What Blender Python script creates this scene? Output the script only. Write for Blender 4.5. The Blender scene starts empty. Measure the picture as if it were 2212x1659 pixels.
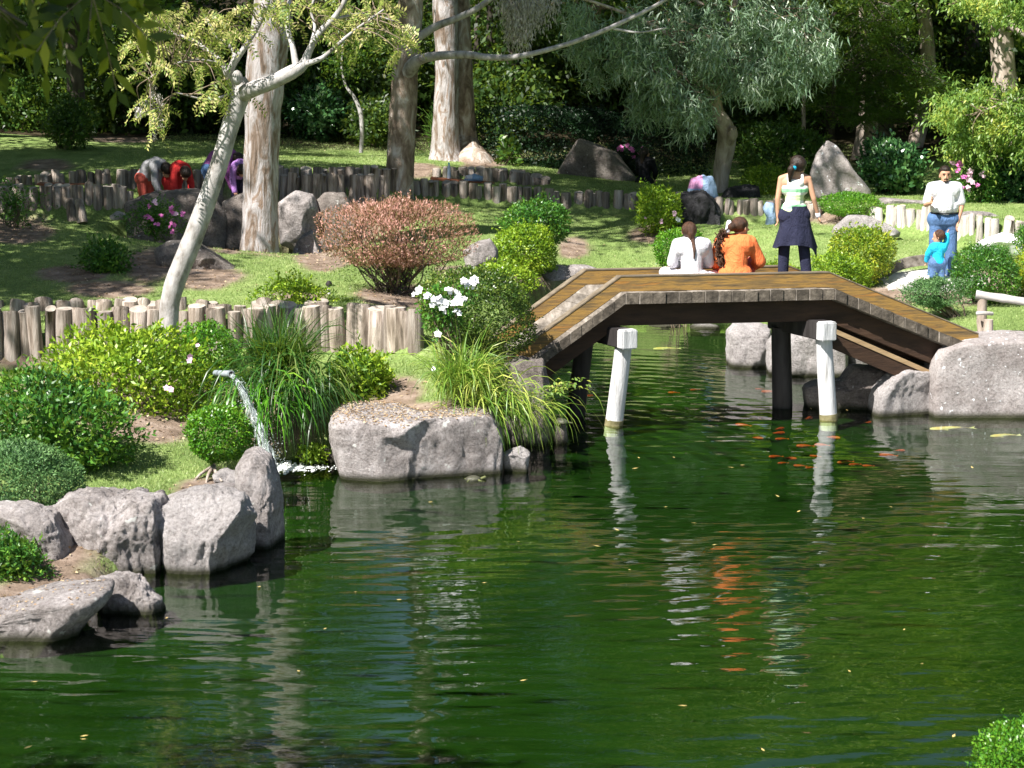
import bpy, bmesh, math, random
import numpy as np
from mathutils import Vector
random.seed(7)
rng = np.random.default_rng(7)
R = math.radians
scn = bpy.context.scene

# ---------------------------------------------------------------- camera
F, H, HZ = 4600.0, 4.5, 96.0          # focal length and horizon in photo units (2212 x 1659), camera height
TH = math.atan((829.5 - HZ) / F)
cam_d = bpy.data.cameras.new('camera'); cam = bpy.data.objects.new('camera', cam_d)
scn.collection.objects.link(cam); scn.camera = cam
cam.location = (0, 0, H); cam.rotation_euler = (math.pi / 2 - TH, 0, 0)
cam_d.lens = 36 * F / 2212; cam_d.sensor_width = 36; cam_d.clip_end = 2000
cam_d.dof.use_dof = True; cam_d.dof.focus_distance = 26; cam_d.dof.aperture_fstop = 5.6

# ---------------------------------------------------------------- sky, sun, exposure
SUN = Vector((-0.50, -0.50, 0.85)).normalized()
w = bpy.data.worlds.new('World'); scn.world = w; w.use_nodes = True
nt = w.node_tree; sky = nt.nodes.new('ShaderNodeTexSky'); sky.sky_type = 'NISHITA'; sky.sun_disc = False
sky.sun_elevation = math.asin(SUN.z); sky.sun_rotation = math.atan2(SUN.x, SUN.y) % (2 * math.pi)
nt.links.new(sky.outputs[0], nt.nodes['Background'].inputs[0]); nt.nodes['Background'].inputs[1].default_value = 0.05
sd = bpy.data.lights.new('sun', 'SUN'); sun = bpy.data.objects.new('sun', sd); scn.collection.objects.link(sun)
sd.energy = 5.0; sd.angle = R(0.5); sd.color = (1, 0.955, 0.88)
sun.rotation_euler = (-SUN).to_track_quat('-Z', 'Y').to_euler()
scn.view_settings.view_transform = 'Standard'; scn.view_settings.look = 'None'
scn.view_settings.exposure = 1.25; scn.view_settings.gamma = 1

# ---------------------------------------------------------------- picture units to world
CT, ST = math.cos(TH), math.sin(TH)
def ray(u, v):
    a, b = (u - 1106) / F, (v - 829.5) / F
    return a, CT - b * ST, -ST - b * CT
def D(u, v, Y):
    x, y, z = ray(u, v); t = Y / y
    return np.array((x * t, Y, H + z * t))
def W(u, v, z=0.0):
    x, y, zz = ray(u, v); t = (z - H) / zz
    return np.array((x * t, y * t, z))
def proj(X, Y, Z):
    zc = Y * CT + (H - Z) * ST; yd = (H - Z) * CT - Y * ST
    return 1106 + F * X / zc, 829.5 + F * yd / zc
def mpu(Y): return Y / F * 1.01          # metres per picture unit at depth Y

# ---------------------------------------------------------------- numeric helpers
def vnoise(P, s=1.0, seed=0):
    P = np.asarray(P, float) * s + seed * 17.31
    I = np.floor(P).astype(np.int64); f = P - I; f = f * f * (3 - 2 * f)
    def h(a):
        n = (a[:, 0] * 374761393 + a[:, 1] * 668265263 + a[:, 2] * 2147483647 + seed * 1013) & 0xffffffff
        n = ((n ^ (n >> 13)) * 1274126177) & 0xffffffff
        return ((n ^ (n >> 16)) & 0xffff) / 65535.0
    r = 0
    for dx in (0, 1):
        for dy in (0, 1):
            for dz in (0, 1):
                wgt = (f[:, 0] if dx else 1 - f[:, 0]) * (f[:, 1] if dy else 1 - f[:, 1]) * (f[:, 2] if dz else 1 - f[:, 2])
                r = r + wgt * h(I + np.array((dx, dy, dz)))
    return r * 2 - 1
def fbm(P, s=1.0, seed=0, o=4, g=.5):
    r = 0; a = 1; t = 0
    for k in range(o): r = r + a * vnoise(P, s * 2 ** k, seed + k); t += a; a *= g
    return r / t
def unit(a): return a / np.maximum(np.linalg.norm(a, axis=-1, keepdims=True), 1e-9)
def rdir(n): return unit(rng.normal(size=(n, 3)))
def sstep(a, b, x): t = np.clip((x - a) / (b - a), 0, 1); return t * t * (3 - 2 * t)

# ---------------------------------------------------------------- mesh helpers
class G:                                 # collects faces; build() links them as ONE mesh object
    def __init__(s): s.V = []; s.F = []; s.M = []; s.n = 0
    def add(s, V, Fs, m=0):
        V = np.asarray(V, float).reshape(-1, 3)
        if not isinstance(Fs, list): Fs = [Fs]
        for f in Fs:
            f = np.asarray(f, np.int64)
            if len(f): s.F.append(f + s.n); s.M.append(m)
        s.V.append(V); s.n += len(V); return s
    def mesh(s, name, mats, off=(0, 0, 0), smooth=True):
        V = np.concatenate(s.V) - np.asarray(off, float)
        me = bpy.data.meshes.new(name); me.vertices.add(len(V)); me.vertices.foreach_set('co', V.ravel())
        li = np.concatenate([f.ravel() for f in s.F]); tot = np.concatenate([np.full(len(f), f.shape[1]) for f in s.F])
        mi = np.concatenate([np.full(len(f), m) for f, m in zip(s.F, s.M)])
        me.loops.add(len(li)); me.loops.foreach_set('vertex_index', li)
        me.polygons.add(len(tot)); st = np.concatenate(([0], np.cumsum(tot)[:-1]))
        me.polygons.foreach_set('loop_start', st)
        me.polygons.foreach_set('material_index', mi.astype(np.int32))
        me.polygons.foreach_set('use_smooth', np.full(len(tot), bool(smooth)))
        me.update(calc_edges=True)
        for m in (mats if isinstance(mats, (list, tuple)) else [mats]): me.materials.append(m)
        return me
WL = {}
def link(o): scn.collection.objects.link(o); return o
def settag(o, label=None, cat=None, group=None, kind=None):
    for k, x in (('label', label), ('category', cat), ('group', group), ('kind', kind)):
        if x: o[k] = x
    return o
def thing(name, label, cat, loc, group=None):
    o = link(bpy.data.objects.new(name, None)); o.empty_display_size = .1
    o.location = [float(c) for c in loc]; WL[o] = np.asarray(loc, float); return settag(o, label, cat, group)
def part(name, g, mats, parent, smooth=True, label=None):
    off = WL[parent]; o = link(bpy.data.objects.new(name, g.mesh(name, mats, off, smooth)))
    o.parent = parent; WL[o] = off
    return settag(o, label)
def solo(name, g, mats, loc, label=None, cat=None, group=None, kind=None, smooth=True):
    loc = np.asarray(loc, float); o = link(bpy.data.objects.new(name, g.mesh(name, mats, loc, smooth)))
    o.location = [float(c) for c in loc]; WL[o] = loc
    return settag(o, label, cat, group, kind)
def copy_tree(o, loc=None, rz=0, sc=1, label=None, parent=None):
    c = o.copy(); link(c); WL[c] = WL[o]
    if parent: c.parent = parent
    if loc is not None: c.location = [float(x) for x in loc]; c.rotation_euler = (0, 0, rz); c.scale = (sc, sc, sc)
    if label: c['label'] = label
    for ch in list(o.children): copy_tree(ch, parent=c)
    return c

def tube(g, pts, rad, n=8, m=0, cap=True, rough=0, seed=0, close_m=None):
    P = np.asarray(pts, float); k = len(P); rad = np.broadcast_to(np.asarray(rad, float), (k,))
    T = np.gradient(P, axis=0); T = unit(T)
    ref = np.array((0, 1.0, 0)) if abs(T[0][1]) < .9 else np.array((1.0, 0, 0))
    A = unit(np.cross(T, ref)); B = np.cross(T, A)
    an = np.arange(n) / n * 2 * np.pi
    V = P[:, None] + rad[:, None, None] * (np.cos(an)[None, :, None] * A[:, None] + np.sin(an)[None, :, None] * B[:, None])
    V = V.reshape(-1, 3)
    if rough:
        rr = np.repeat(rad, n)[:, None]; C = np.repeat(P, n, 0)
        V = C + (V - C) * (1 + rough * fbm(V, 1.2 / max(rad.max(), .02), seed, 3)[:, None])
    i = np.arange(k - 1)[:, None] * n; j = np.arange(n)[None]; j2 = (j + 1) % n
    Q = np.stack(((i + j).ravel(), (i + j2).ravel(), (i + n + j2).ravel(), (i + n + j).ravel()), 1)
    g.add(V, Q, m)
    if cap:
        for idx, flip in ((0, 1), (k - 1, 0)):
            base = V[idx * n:(idx + 1) * n]; c = base.mean(0)
            VV = np.vstack((base, c)); t = np.array([(a, (a + 1) % n, n) if not flip else ((a + 1) % n, a, n) for a in range(n)])
            g.add(VV, t, m if close_m is None else close_m)
    return g
def spline(pts, sub=5):
    P = np.asarray(pts, float)
    if len(P) < 3: return np.array([P[0] + (P[-1] - P[0]) * t for t in np.linspace(0, 1, sub + 1)])
    Q = np.vstack((2 * P[0] - P[1], P, 2 * P[-1] - P[-2])); out = []
    for i in range(1, len(Q) - 2):
        for t in np.arange(sub) / sub:
            a, b, c, d = Q[i - 1:i + 3]
            out.append(.5 * (2 * b + (c - a) * t + (2 * a - 5 * b + 4 * c - d) * t * t + (3 * b - a - 3 * c + d) * t ** 3))
    out.append(P[-1]); return np.array(out)
def box(g, c, sx, sy, sz, m=0, X=(1, 0, 0), Y=(0, 1, 0), Z=(0, 0, 1), bev=.0):
    X, Y, Z = [np.asarray(a, float) for a in (X, Y, Z)]; c = np.asarray(c, float)
    if bev <= 0:
        V = [c + X * sx / 2 * a + Y * sy / 2 * b + Z * sz / 2 * d for d in (-1, 1) for b in (-1, 1) for a in (-1, 1)]
        g.add(V, np.array(((0, 2, 3, 1), (4, 5, 7, 6), (0, 1, 5, 4), (2, 6, 7, 3), (0, 4, 6, 2), (1, 3, 7, 5))), m); return g
    bm = bmesh.new(); bmesh.ops.create_cube(bm, size=1)
    for v in bm.verts: v.co = (v.co.x * sx, v.co.y * sy, v.co.z * sz)
    bmesh.ops.bevel(bm, geom=bm.edges[:], offset=bev, segments=2, affect='EDGES')
    bm.verts.ensure_lookup_table(); L = np.array([v.co for v in bm.verts])
    V = c + L[:, :1] * X + L[:, 1:2] * Y + L[:, 2:] * Z
    fs = {}
    for f in bm.faces: fs.setdefault(len(f.verts), []).append([v.index for v in f.verts])
    g.add(V, [np.array(a) for a in fs.values()], m); bm.free(); return g
_ico = {}
def ico(s):
    if s not in _ico:
        bm = bmesh.new(); bmesh.ops.create_icosphere(bm, subdivisions=s, radius=1)
        bm.verts.ensure_lookup_table()
        _ico[s] = (np.array([v.co for v in bm.verts]), np.array([[v.index for v in f.verts] for f in bm.faces])); bm.free()
    return _ico[s]
def ball(g, c, r, s=2, m=0):
    V, Fc = ico(s); g.add(np.asarray(c) + V * np.asarray(r), Fc, m); return g
def capsule(g, p0, p1, r0, r1=None, n=12, m=0):
    p0, p1 = np.asarray(p0, float), np.asarray(p1, float); r1 = r0 if r1 is None else r1
    d = p1 - p0; L = np.linalg.norm(d); d = d / max(L, 1e-6)
    t = [(-math.cos(a), math.sin(a)) for a in (0.25, .7, 1.15)]
    P = [p0 + d * r0 * c for c, s in t] + [p0, p1] + [p1 - d * r1 * c for c, s in reversed(t)]
    Rr = [r0 * s for c, s in t] + [r0, r1] + [r1 * s for c, s in reversed(t)]
    P = np.array(P); rad = np.array(Rr)
    ref = np.array((0, 1.0, 0)) if abs(d[1]) < .9 else np.array((1.0, 0, 0))
    A = unit(np.cross(d, ref)); B = np.cross(d, A); an = np.arange(n) / n * 2 * np.pi
    V = P[:, None] + rad[:, None, None] * (np.cos(an)[None, :, None] * A + np.sin(an)[None, :, None] * B)
    k = len(P); V = np.vstack((V.reshape(-1, 3), P[0] - 0 * d, P[-1])); i = np.arange(k - 1)[:, None] * n; j = np.arange(n)[None]; j2 = (j + 1) % n
    Q = np.stack(((i + j).ravel(), (i + j2).ravel(), (i + n + j2).ravel(), (i + n + j).ravel()), 1)
    T1 = np.array([((a + 1) % n, a, k * n) for a in range(n)]); T2 = np.array([((k - 1) * n + a, (k - 1) * n + (a + 1) % n, k * n + 1) for a in range(n)])
    g.add(V, [Q, np.vstack((T1, T2))], m); return g
def fuse(g, voxel, smooth=5):           # melts overlapping pieces into one continuous surface
    me = g.mesh('tmp', []); o = link(bpy.data.objects.new('tmp', me))
    md = o.modifiers.new('r', 'REMESH'); md.mode = 'VOXEL'; md.voxel_size = voxel; md.use_smooth_shade = True
    sm = o.modifiers.new('s', 'SMOOTH'); sm.factor = .5; sm.iterations = smooth
    dg = bpy.context.evaluated_depsgraph_get(); dg.update()
    m2 = bpy.data.meshes.new_from_object(o.evaluated_get(dg))
    V = np.empty(len(m2.vertices) * 3); m2.vertices.foreach_get('co', V); V = V.reshape(-1, 3)
    L = np.empty(len(m2.loops), np.int32); m2.loops.foreach_get('vertex_index', L)
    tot = np.empty(len(m2.polygons), np.int32); m2.polygons.foreach_get('loop_total', tot)
    bpy.data.objects.remove(o); bpy.data.meshes.remove(me); bpy.data.meshes.remove(m2)
    q = G()
    if (tot == 4).all(): q.add(V, L.reshape(-1, 4))
    else:
        st = np.concatenate(([0], np.cumsum(tot)[:-1])); fs = [L[s:s + t] for s, t in zip(st, tot)]
        q.add(V, [np.array([f for f in fs if len(f) == k]) for k in set(tot.tolist())])
    return q

def leaves(g, P, Dr, N, L, Wd, m=0, bend=.15):
    """rhombic folded leaves: base P, direction Dr, normal N"""
    n = len(P)
    if n == 0: return g
    Dr = unit(Dr); S = unit(np.cross(Dr, N)); N = np.cross(S, Dr)
    L = np.broadcast_to(L, (n,))[:, None]; Wd = np.broadcast_to(Wd, (n,))[:, None]
    mid = P + Dr * L * .45
    V = np.stack((P, mid + S * Wd / 2 + N * Wd * bend, P + Dr * L - N * L * bend, mid - S * Wd / 2 + N * Wd * bend), 1).reshape(-1, 3)
    g.add(V, np.arange(n * 4).reshape(-1, 4), m); return g
def blades(g, P, Dr, L, Wd, droop, m=0, seg=5):
    """long strap leaves that rise along Dr and droop"""
    n = len(P); Dr = unit(Dr); S = unit(np.cross(Dr, np.array((0, 0, 1.0))) + rng.normal(size=(n, 3)) * .25)
    L = np.broadcast_to(L, (n,)); Wd = np.broadcast_to(Wd, (n,)); droop = np.broadcast_to(droop, (n,))
    cur = P.copy(); d = Dr.copy(); rows = []
    for k in range(seg + 1):
        wk = Wd * (1 - (k / seg) ** 2.2) * (.6 + .4 * min(1, k)) + .0006
        rows.append(np.stack((cur - S * wk[:, None] / 2, cur + S * wk[:, None] / 2), 1))
        cur = cur + d * (L / seg)[:, None]
        d = unit(d + np.array((0, 0, -1.0)) * (droop * (.35 + k * .22))[:, None])
    V = np.stack(rows, 1).reshape(-1, 3)
    b = (np.arange(n) * (seg + 1) * 2)[:, None]; k = (np.arange(seg) * 2)[None]
    Q = np.stack(((b + k).ravel(), (b + k + 1).ravel(), (b + k + 3).ravel(), (b + k + 2).ravel()), 1)
    g.add(V, Q, m); return g

# ---------------------------------------------------------------- materials
def newmat(name):
    m = bpy.data.materials.new(name); m.use_nodes = True; t = m.node_tree
    return m, t, t.nodes, t.links, t.nodes['Principled BSDF']
def ramp(nd, stops):
    r = nd.new('ShaderNodeValToRGB'); e = r.color_ramp.elements
    while len(e) < len(stops): e.new(.5)
    for x, (p, c) in zip(e, stops): x.position = p; x.color = (*c, 1)
    return r
def coords(nd, lk, scale=(1, 1, 1), kind='Object'):
    tc = nd.new('ShaderNodeTexCoord'); mp = nd.new('ShaderNodeMapping'); mp.inputs['Scale'].default_value = scale
    lk.new(tc.outputs[kind], mp.inputs[0]); return mp.outputs[0]
def tex(nd, lk, co, scale, detail=4, rough=.55, dist=0):
    n = nd.new('ShaderNodeTexNoise'); n.inputs['Scale'].default_value = scale; n.inputs['Detail'].default_value = detail
    n.inputs['Roughness'].default_value = rough; n.inputs['Distortion'].default_value = dist
    lk.new(co, n.inputs['Vector']); return n.outputs['Fac']
def mixc(nd, lk, fac, a, b, mode='MIX'):
    x = nd.new('ShaderNodeMix'); x.data_type = 'RGBA'; x.blend_type = mode
    for i, q in ((0, fac), (6, a), (7, b)):
        if isinstance(q, (int, float)): x.inputs[i].default_value = q
        elif isinstance(q, tuple): x.inputs[i].default_value = (*q, 1)
        else: lk.new(q, x.inputs[i])
    return x.outputs[2]
def bump(nd, lk, b, h, strength, dist):
    n = nd.new('ShaderNodeBump'); n.inputs['Strength'].default_value = strength; n.inputs['Distance'].default_value = dist
    lk.new(h, n.inputs['Height']); lk.new(n.outputs[0], b.inputs['Normal'])
def leafmat(name, cols, tr=.35, rough=.45, clump=1.5, spec=.4):
    m, t, nd, lk, b = newmat(name)
    if name in ('shade_leaf', 'forest_leaf', 'feathery_leaf'): cols = [tuple(x * .68 for x in c) for c in cols[:-1]] + [cols[-1]]  # the wood's shade put into darker leaf colours; palest stop kept
    ge = nd.new('ShaderNodeNewGeometry'); co = coords(nd, lk)
    a = nd.new('ShaderNodeMath'); a.operation = 'MULTIPLY_ADD'; a.inputs[1].default_value = .65
    nz = tex(nd, lk, co, clump, 2); mm = nd.new('ShaderNodeMath'); mm.operation = 'MULTIPLY_ADD'; mm.inputs[1].default_value = 1.1; mm.inputs[2].default_value = -.38
    lk.new(nz, mm.inputs[0]); lk.new(ge.outputs['Random Per Island'], a.inputs[0]); lk.new(mm.outputs[0], a.inputs[2])
    k = len(cols); r = ramp(nd, [(i / (k - 1), c) for i, c in enumerate(cols)]); lk.new(a.outputs[0], r.inputs[0])
    lk.new(r.outputs[0], b.inputs['Base Color']); b.inputs['Roughness'].default_value = rough; b.inputs['Specular IOR Level'].default_value = spec
    tl = nd.new('ShaderNodeBsdfTranslucent'); mx = nd.new('ShaderNodeMixShader'); mx.inputs[0].default_value = tr
    lk.new(mixc(nd, lk, .5, r.outputs[0], (.35, .5, .04), 'MIX') if tr > .2 else r.outputs[0], tl.inputs[0])
    lk.new(b.outputs[0], mx.inputs[1]); lk.new(tl.outputs[0], mx.inputs[2]); lk.new(mx.outputs[0], nd['Material Output'].inputs[0])
    return m
def surfmat(name, stops, scale=4, stretch=(1, 1, 1), rough=.85, bs=.5, bd=.02, bscale=None, spots=None, detail=6, dist=0, objrand=0, spec=.3, metal=0):
    m, t, nd, lk, b = newmat(name); co = coords(nd, lk, stretch)
    n1 = tex(nd, lk, co, scale, detail, .62, dist); r = ramp(nd, stops); lk.new(n1, r.inputs[0]); c = r.outputs[0]
    if spots:                        # (scale, colour, threshold)
        s = tex(nd, lk, coords(nd, lk), spots[0], 3, .6); rr = ramp(nd, [(spots[2], (0, 0, 0)), (spots[2] + .04, (1, 1, 1))]); lk.new(s, rr.inputs[0])
        c = mixc(nd, lk, rr.outputs[0], c, spots[1])
    if objrand:
        oi = nd.new('ShaderNodeObjectInfo'); hs = nd.new('ShaderNodeHueSaturation'); mr = nd.new('ShaderNodeMapRange')
        mr.inputs[3].default_value = 1 - objrand; mr.inputs[4].default_value = 1 + objrand
        lk.new(oi.outputs['Random'], mr.inputs[0]); lk.new(mr.outputs[0], hs.inputs['Value']); lk.new(c, hs.inputs['Color']); c = hs.outputs[0]
    lk.new(c, b.inputs['Base Color']); b.inputs['Roughness'].default_value = rough; b.inputs['Specular IOR Level'].default_value = spec
    b.inputs['Metallic'].default_value = metal
    if bs: bump(nd, lk, b, tex(nd, lk, co, bscale or scale * 2.2, 8, .68, dist), bs, bd)
    return m
def cloth(name, c, var=.12, rough=.9, folds=.5):
    d = tuple(x * (1 - var) for x in c)
    return surfmat(name, [(.3, d), (.7, c)], 9, (1, 1, .6), rough, 1.0, .05, 8, detail=3, dist=1.2)
# ================================================================ materials in use
def rockmat(name, a, b_, c, spot=None, bs=.9, sc=3.0):
    m, t, nd, lk, b = newmat(name); co = coords(nd, lk)
    n1 = tex(nd, lk, co, sc * .7, 10, .74, .6); r = ramp(nd, [(.33, a), (.5, b_), (.66, c)]); lk.new(n1, r.inputs[0])
    n2 = tex(nd, lk, co, sc * 12, 6, .75); r2 = ramp(nd, [(.36, (.6, .58, .56)), (.5, (.95, .94, .93)), (.64, (1.15, 1.14, 1.14))]); lk.new(n2, r2.inputs[0])
    col = mixc(nd, lk, 1.0, r.outputs[0], r2.outputs[0], 'MULTIPLY')
    if spot:
        s = tex(nd, lk, co, spot[0], 2, .5); rr = ramp(nd, [(spot[2], (0, 0, 0)), (spot[2] + .03, (1, 1, 1))]); lk.new(s, rr.inputs[0])
        col = mixc(nd, lk, rr.outputs[0], col, spot[1])
    geo = nd.new('ShaderNodeNewGeometry'); sx = nd.new('ShaderNodeSeparateXYZ'); lk.new(geo.outputs['Position'], sx.inputs[0])
    mr = nd.new('ShaderNodeMapRange'); mr.inputs[1].default_value = .09; mr.inputs[2].default_value = .02; mr.clamp = True
    lk.new(sx.outputs[2], mr.inputs[0]); col = mixc(nd, lk, mr.outputs[0], col, (.05, .05, .03))   # wet, algae-stained rim at the waterline
    lk.new(col, b.inputs['Base Color']); b.inputs['Roughness'].default_value = .9; b.inputs['Specular IOR Level'].default_value = .25
    v = nd.new('ShaderNodeTexVoronoi'); v.feature = 'DISTANCE_TO_EDGE'; v.inputs['Scale'].default_value = sc * .6; lk.new(coords(nd, lk, (1, 1, 1.6)), v.inputs['Vector'])
    cr = ramp(nd, [(0, (0, 0, 0)), (.03, (1, 1, 1))]); lk.new(v.outputs['Distance'], cr.inputs[0])
    hh = mixc(nd, lk, .04, tex(nd, lk, co, sc * 3, 12, .8), cr.outputs[0])
    bump(nd, lk, b, hh, bs, .10); return m
M = {}
M['rock'] = rockmat('grey_pink_rock', (.14, .125, .12), (.40, .365, .36), (.64, .60, .61), (9, (.62, .62, .6), .69))
M['rock_dark'] = rockmat('brown_grey_rock', (.10, .085, .08), (.22, .19, .175), (.33, .30, .28), (14, (.5, .48, .45), .7))
M['rock_pale'] = rockmat('pale_lichen_rock', (.30, .28, .28), (.48, .45, .45), (.62, .59, .6), None, 1.0)
M['rock_spot'] = rockmat('white_flecked_rock', (.22, .19, .185), (.33, .30, .295), (.44, .41, .41), (11, (.75, .77, .8), .665), .6)
M['rock_black'] = rockmat('black_rough_rock', (.02, .02, .024), (.06, .06, .068), (.15, .15, .16), None, 1.4, 2.5)
M['log'] = surfmat('weathered_log', [(.27, (.05, .04, .03)), (.42, (.20, .16, .13)), (.56, (.38, .32, .28)), (.74, (.52, .47, .43))], 3.2, (4, 4, .4), .9, 1.0, .04, 8, objrand=.35)
M['log_pale'] = surfmat('bleached_sunlit_log', [(.3, (.20, .17, .14)), (.45, (.50, .46, .41)), (.65, (.70, .67, .62))], 3.2, (4, 4, .4), .9, 1.0, .04, 8, objrand=.15)  # paler log copy: bleached wood plus strong sunlight in the colour
M['plank_end'] = surfmat('dark_end_grain', [(.3, (.045, .038, .030)), (.55, (.12, .10, .08)), (.78, (.22, .19, .155))], 7, (2, 1, 2), .9, .7, .015, objrand=.35)
M['log_end'] = surfmat('log_end_grain', [(.3, (.22, .18, .15)), (.7, (.46, .41, .36))], 12, (1, 1, 1), .95, .4, .01, objrand=.25)
M['plank'] = surfmat('grey_deck_plank', [(.3, (.07, .06, .05)), (.52, (.20, .175, .15)), (.75, (.36, .33, .30))], 6, (2, .5, 2), .85, .5, .015, objrand=.3)
M['kerb'] = surfmat('ochre_stained_wood', [(.30, (.06, .048, .032)), (.42, (.17, .11, .045)), (.51, (.29, .17, .045)), (.58, (.15, .10, .045)), (.66, (.34, .16, .035)), (.76, (.26, .19, .10))], 2.4, (.5, 1, 6.0), .6, .5, .012, 9)
M['beam'] = surfmat('shaded_brown_beam', [(.3, (.022, .012, .008)), (.7, (.06, .032, .018))], 4, (.6, 1, 3), .7, .5, .02)  # shadow under the deck put into this dark brown
M['beam_lit'] = surfmat('sunlit_tan_timber', [(.3, (.26, .17, .09)), (.7, (.42, .30, .17))], 5, (.6, 1, 3), .8, .4, .01)  # sunlit copy of the beam wood, its light put into the colour
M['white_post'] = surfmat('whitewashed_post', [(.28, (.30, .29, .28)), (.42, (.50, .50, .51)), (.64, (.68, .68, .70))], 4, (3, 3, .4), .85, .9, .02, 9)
M['dark_post'] = surfmat('dark_shaded_post', [(.3, (.015, .012, .012)), (.7, (.05, .045, .045))], 3, (3, 3, .5), .7, .4, .012)  # far posts and cross beams: deck shade put into the dark colour
M['algae'] = surfmat('algae_band', [(.3, (.10, .09, .04)), (.7, (.26, .23, .12))], 12)
M['bark_euc'] = surfmat('peeling_dappled_bark', [(.30, (.06, .045, .035)), (.40, (.20, .145, .11)), (.48, (.30, .27, .26)), (.56, (.46, .43, .44)), (.64, (.24, .16, .11)), (.72, (.36, .32, .30))], 3.2, (2.0, 2.0, .5), .85, 1.0, .045, 6, dist=.9)  # blotches hold peeling patches and dappled sunlight in the colour
M['bark_brown'] = surfmat('rough_dappled_bark', [(.28, (.06, .045, .035)), (.42, (.22, .16, .12)), (.54, (.40, .32, .26)), (.66, (.62, .57, .54))], 2.6, (1.8, 1.8, .7), .9, 1.0, .05, 6, dist=1.0)  # light and dark blotches: bark patches plus sun dapples put into the colour
M['bark_pale'] = surfmat('smooth_pale_bark', [(.30, (.14, .12, .10)), (.42, (.30, .28, .27)), (.6, (.44, .42, .42)), (.75, (.36, .33, .31))], 5, (1.5, 1.5, .8), .85, .7, .02, 14)
M['bark_tan'] = surfmat('tan_grey_bark', [(.3, (.20, .155, .12)), (.55, (.42, .35, .30)), (.75, (.56, .50, .45))], 4, (2, 2, .5), .9, .8, .03, 6, dist=.5)
M['bark_dark'] = surfmat('dark_forest_bark', [(.3, (.035, .028, .022)), (.6, (.10, .085, .07)), (.8, (.17, .15, .13))], 3, (2, 2, .6), .95, .6, .04, 7)
M['twig'] = surfmat('twig_bark', [(.3, (.10, .075, .05)), (.7, (.26, .20, .15))], 9, bs=.3)
LM = {}
LM['azalea'] = leafmat('azalea_leaf', [(.04, .11, .010), (.14, .27, .02), (.30, .44, .03), (.50, .58, .07)], .3, .4)
LM['azalea_dk'] = leafmat('deep_green_leaf', [(.012, .055, .012), (.035, .13, .022), (.09, .24, .03), (.24, .40, .05)], .25, .35)
LM['box'] = leafmat('boxwood_leaf', [(.02, .09, .008), (.05, .18, .012), (.12, .30, .02), (.26, .42, .04)], .25, .35)
LM['juniper'] = leafmat('juniper_needles', [(.03, .09, .03), (.07, .17, .05), (.13, .26, .08), (.24, .36, .13)], .15, .6)
LM['holly'] = leafmat('dark_olive_leaf', [(.02, .05, .010), (.05, .11, .018), (.12, .19, .025), (.28, .30, .06)], .2, .35)
LM['yellow'] = leafmat('golden_green_leaf', [(.06, .14, .01), (.16, .28, .02), (.36, .42, .03), (.62, .60, .07)], .3, .45)
LM['red'] = leafmat('red_tipped_leaf', [(.08, .11, .03), (.28, .14, .10), (.55, .27, .23), (.75, .50, .44)], .25, .5)
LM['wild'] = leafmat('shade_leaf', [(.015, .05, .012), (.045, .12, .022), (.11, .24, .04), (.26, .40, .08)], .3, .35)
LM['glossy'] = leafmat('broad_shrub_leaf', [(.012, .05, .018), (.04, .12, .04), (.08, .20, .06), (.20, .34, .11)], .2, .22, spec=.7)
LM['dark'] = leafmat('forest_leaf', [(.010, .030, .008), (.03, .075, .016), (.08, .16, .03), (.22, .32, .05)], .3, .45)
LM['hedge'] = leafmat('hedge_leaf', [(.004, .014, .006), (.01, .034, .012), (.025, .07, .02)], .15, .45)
LM['euc'] = leafmat('eucalyptus_leaf', [(.07, .13, .07), (.15, .25, .15), (.28, .39, .27), (.50, .57, .45)], .25, .35, spec=.6)
LM['euc_pale'] = leafmat('dry_pale_leaf', [(.35, .32, .30), (.52, .48, .46), (.68, .64, .64)], .25, .6)
LM['pinnate'] = leafmat('yellowing_pinnate_leaf', [(.06, .14, .03), (.18, .27, .05), (.46, .46, .14), (.78, .64, .34)], .4, .45)
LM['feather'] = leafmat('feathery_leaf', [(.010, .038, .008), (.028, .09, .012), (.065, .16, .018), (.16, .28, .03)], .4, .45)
LM['yg'] = leafmat('bright_spray_leaf', [(.06, .14, .03), (.13, .25, .05), (.25, .37, .08), (.55, .55, .10)], .4, .4)
LM['strap'] = leafmat('strap_leaf', [(.010, .04, .010), (.022, .075, .014), (.05, .14, .022), (.28, .30, .10)], .3, .35)
LM['strap_y'] = leafmat('striped_strap_leaf', [(.05, .14, .02), (.12, .25, .03), (.28, .38, .06), (.55, .55, .14)], .3, .4)
LM['big'] = leafmat('large_near_leaf', [(.004, .012, .004), (.012, .028, .005), (.14, .16, .010), (.60, .55, .03)], .45, .4)  # near-black and yellow stops put shaded and backlit leaves into the colour
M['petal_pink'] = surfmat('pink_petal', [(.3, (.62, .10, .40)), (.7, (.80, .30, .60))], 20, bs=0)
M['petal_pale'] = surfmat('pale_pink_petal', [(.3, (.75, .42, .60)), (.7, (.85, .66, .76))], 20, bs=0)
M['petal_white'] = surfmat('white_petal', [(.3, (.82, .80, .84)), (.7, (.9, .9, .92))], 20, bs=0)

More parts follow.
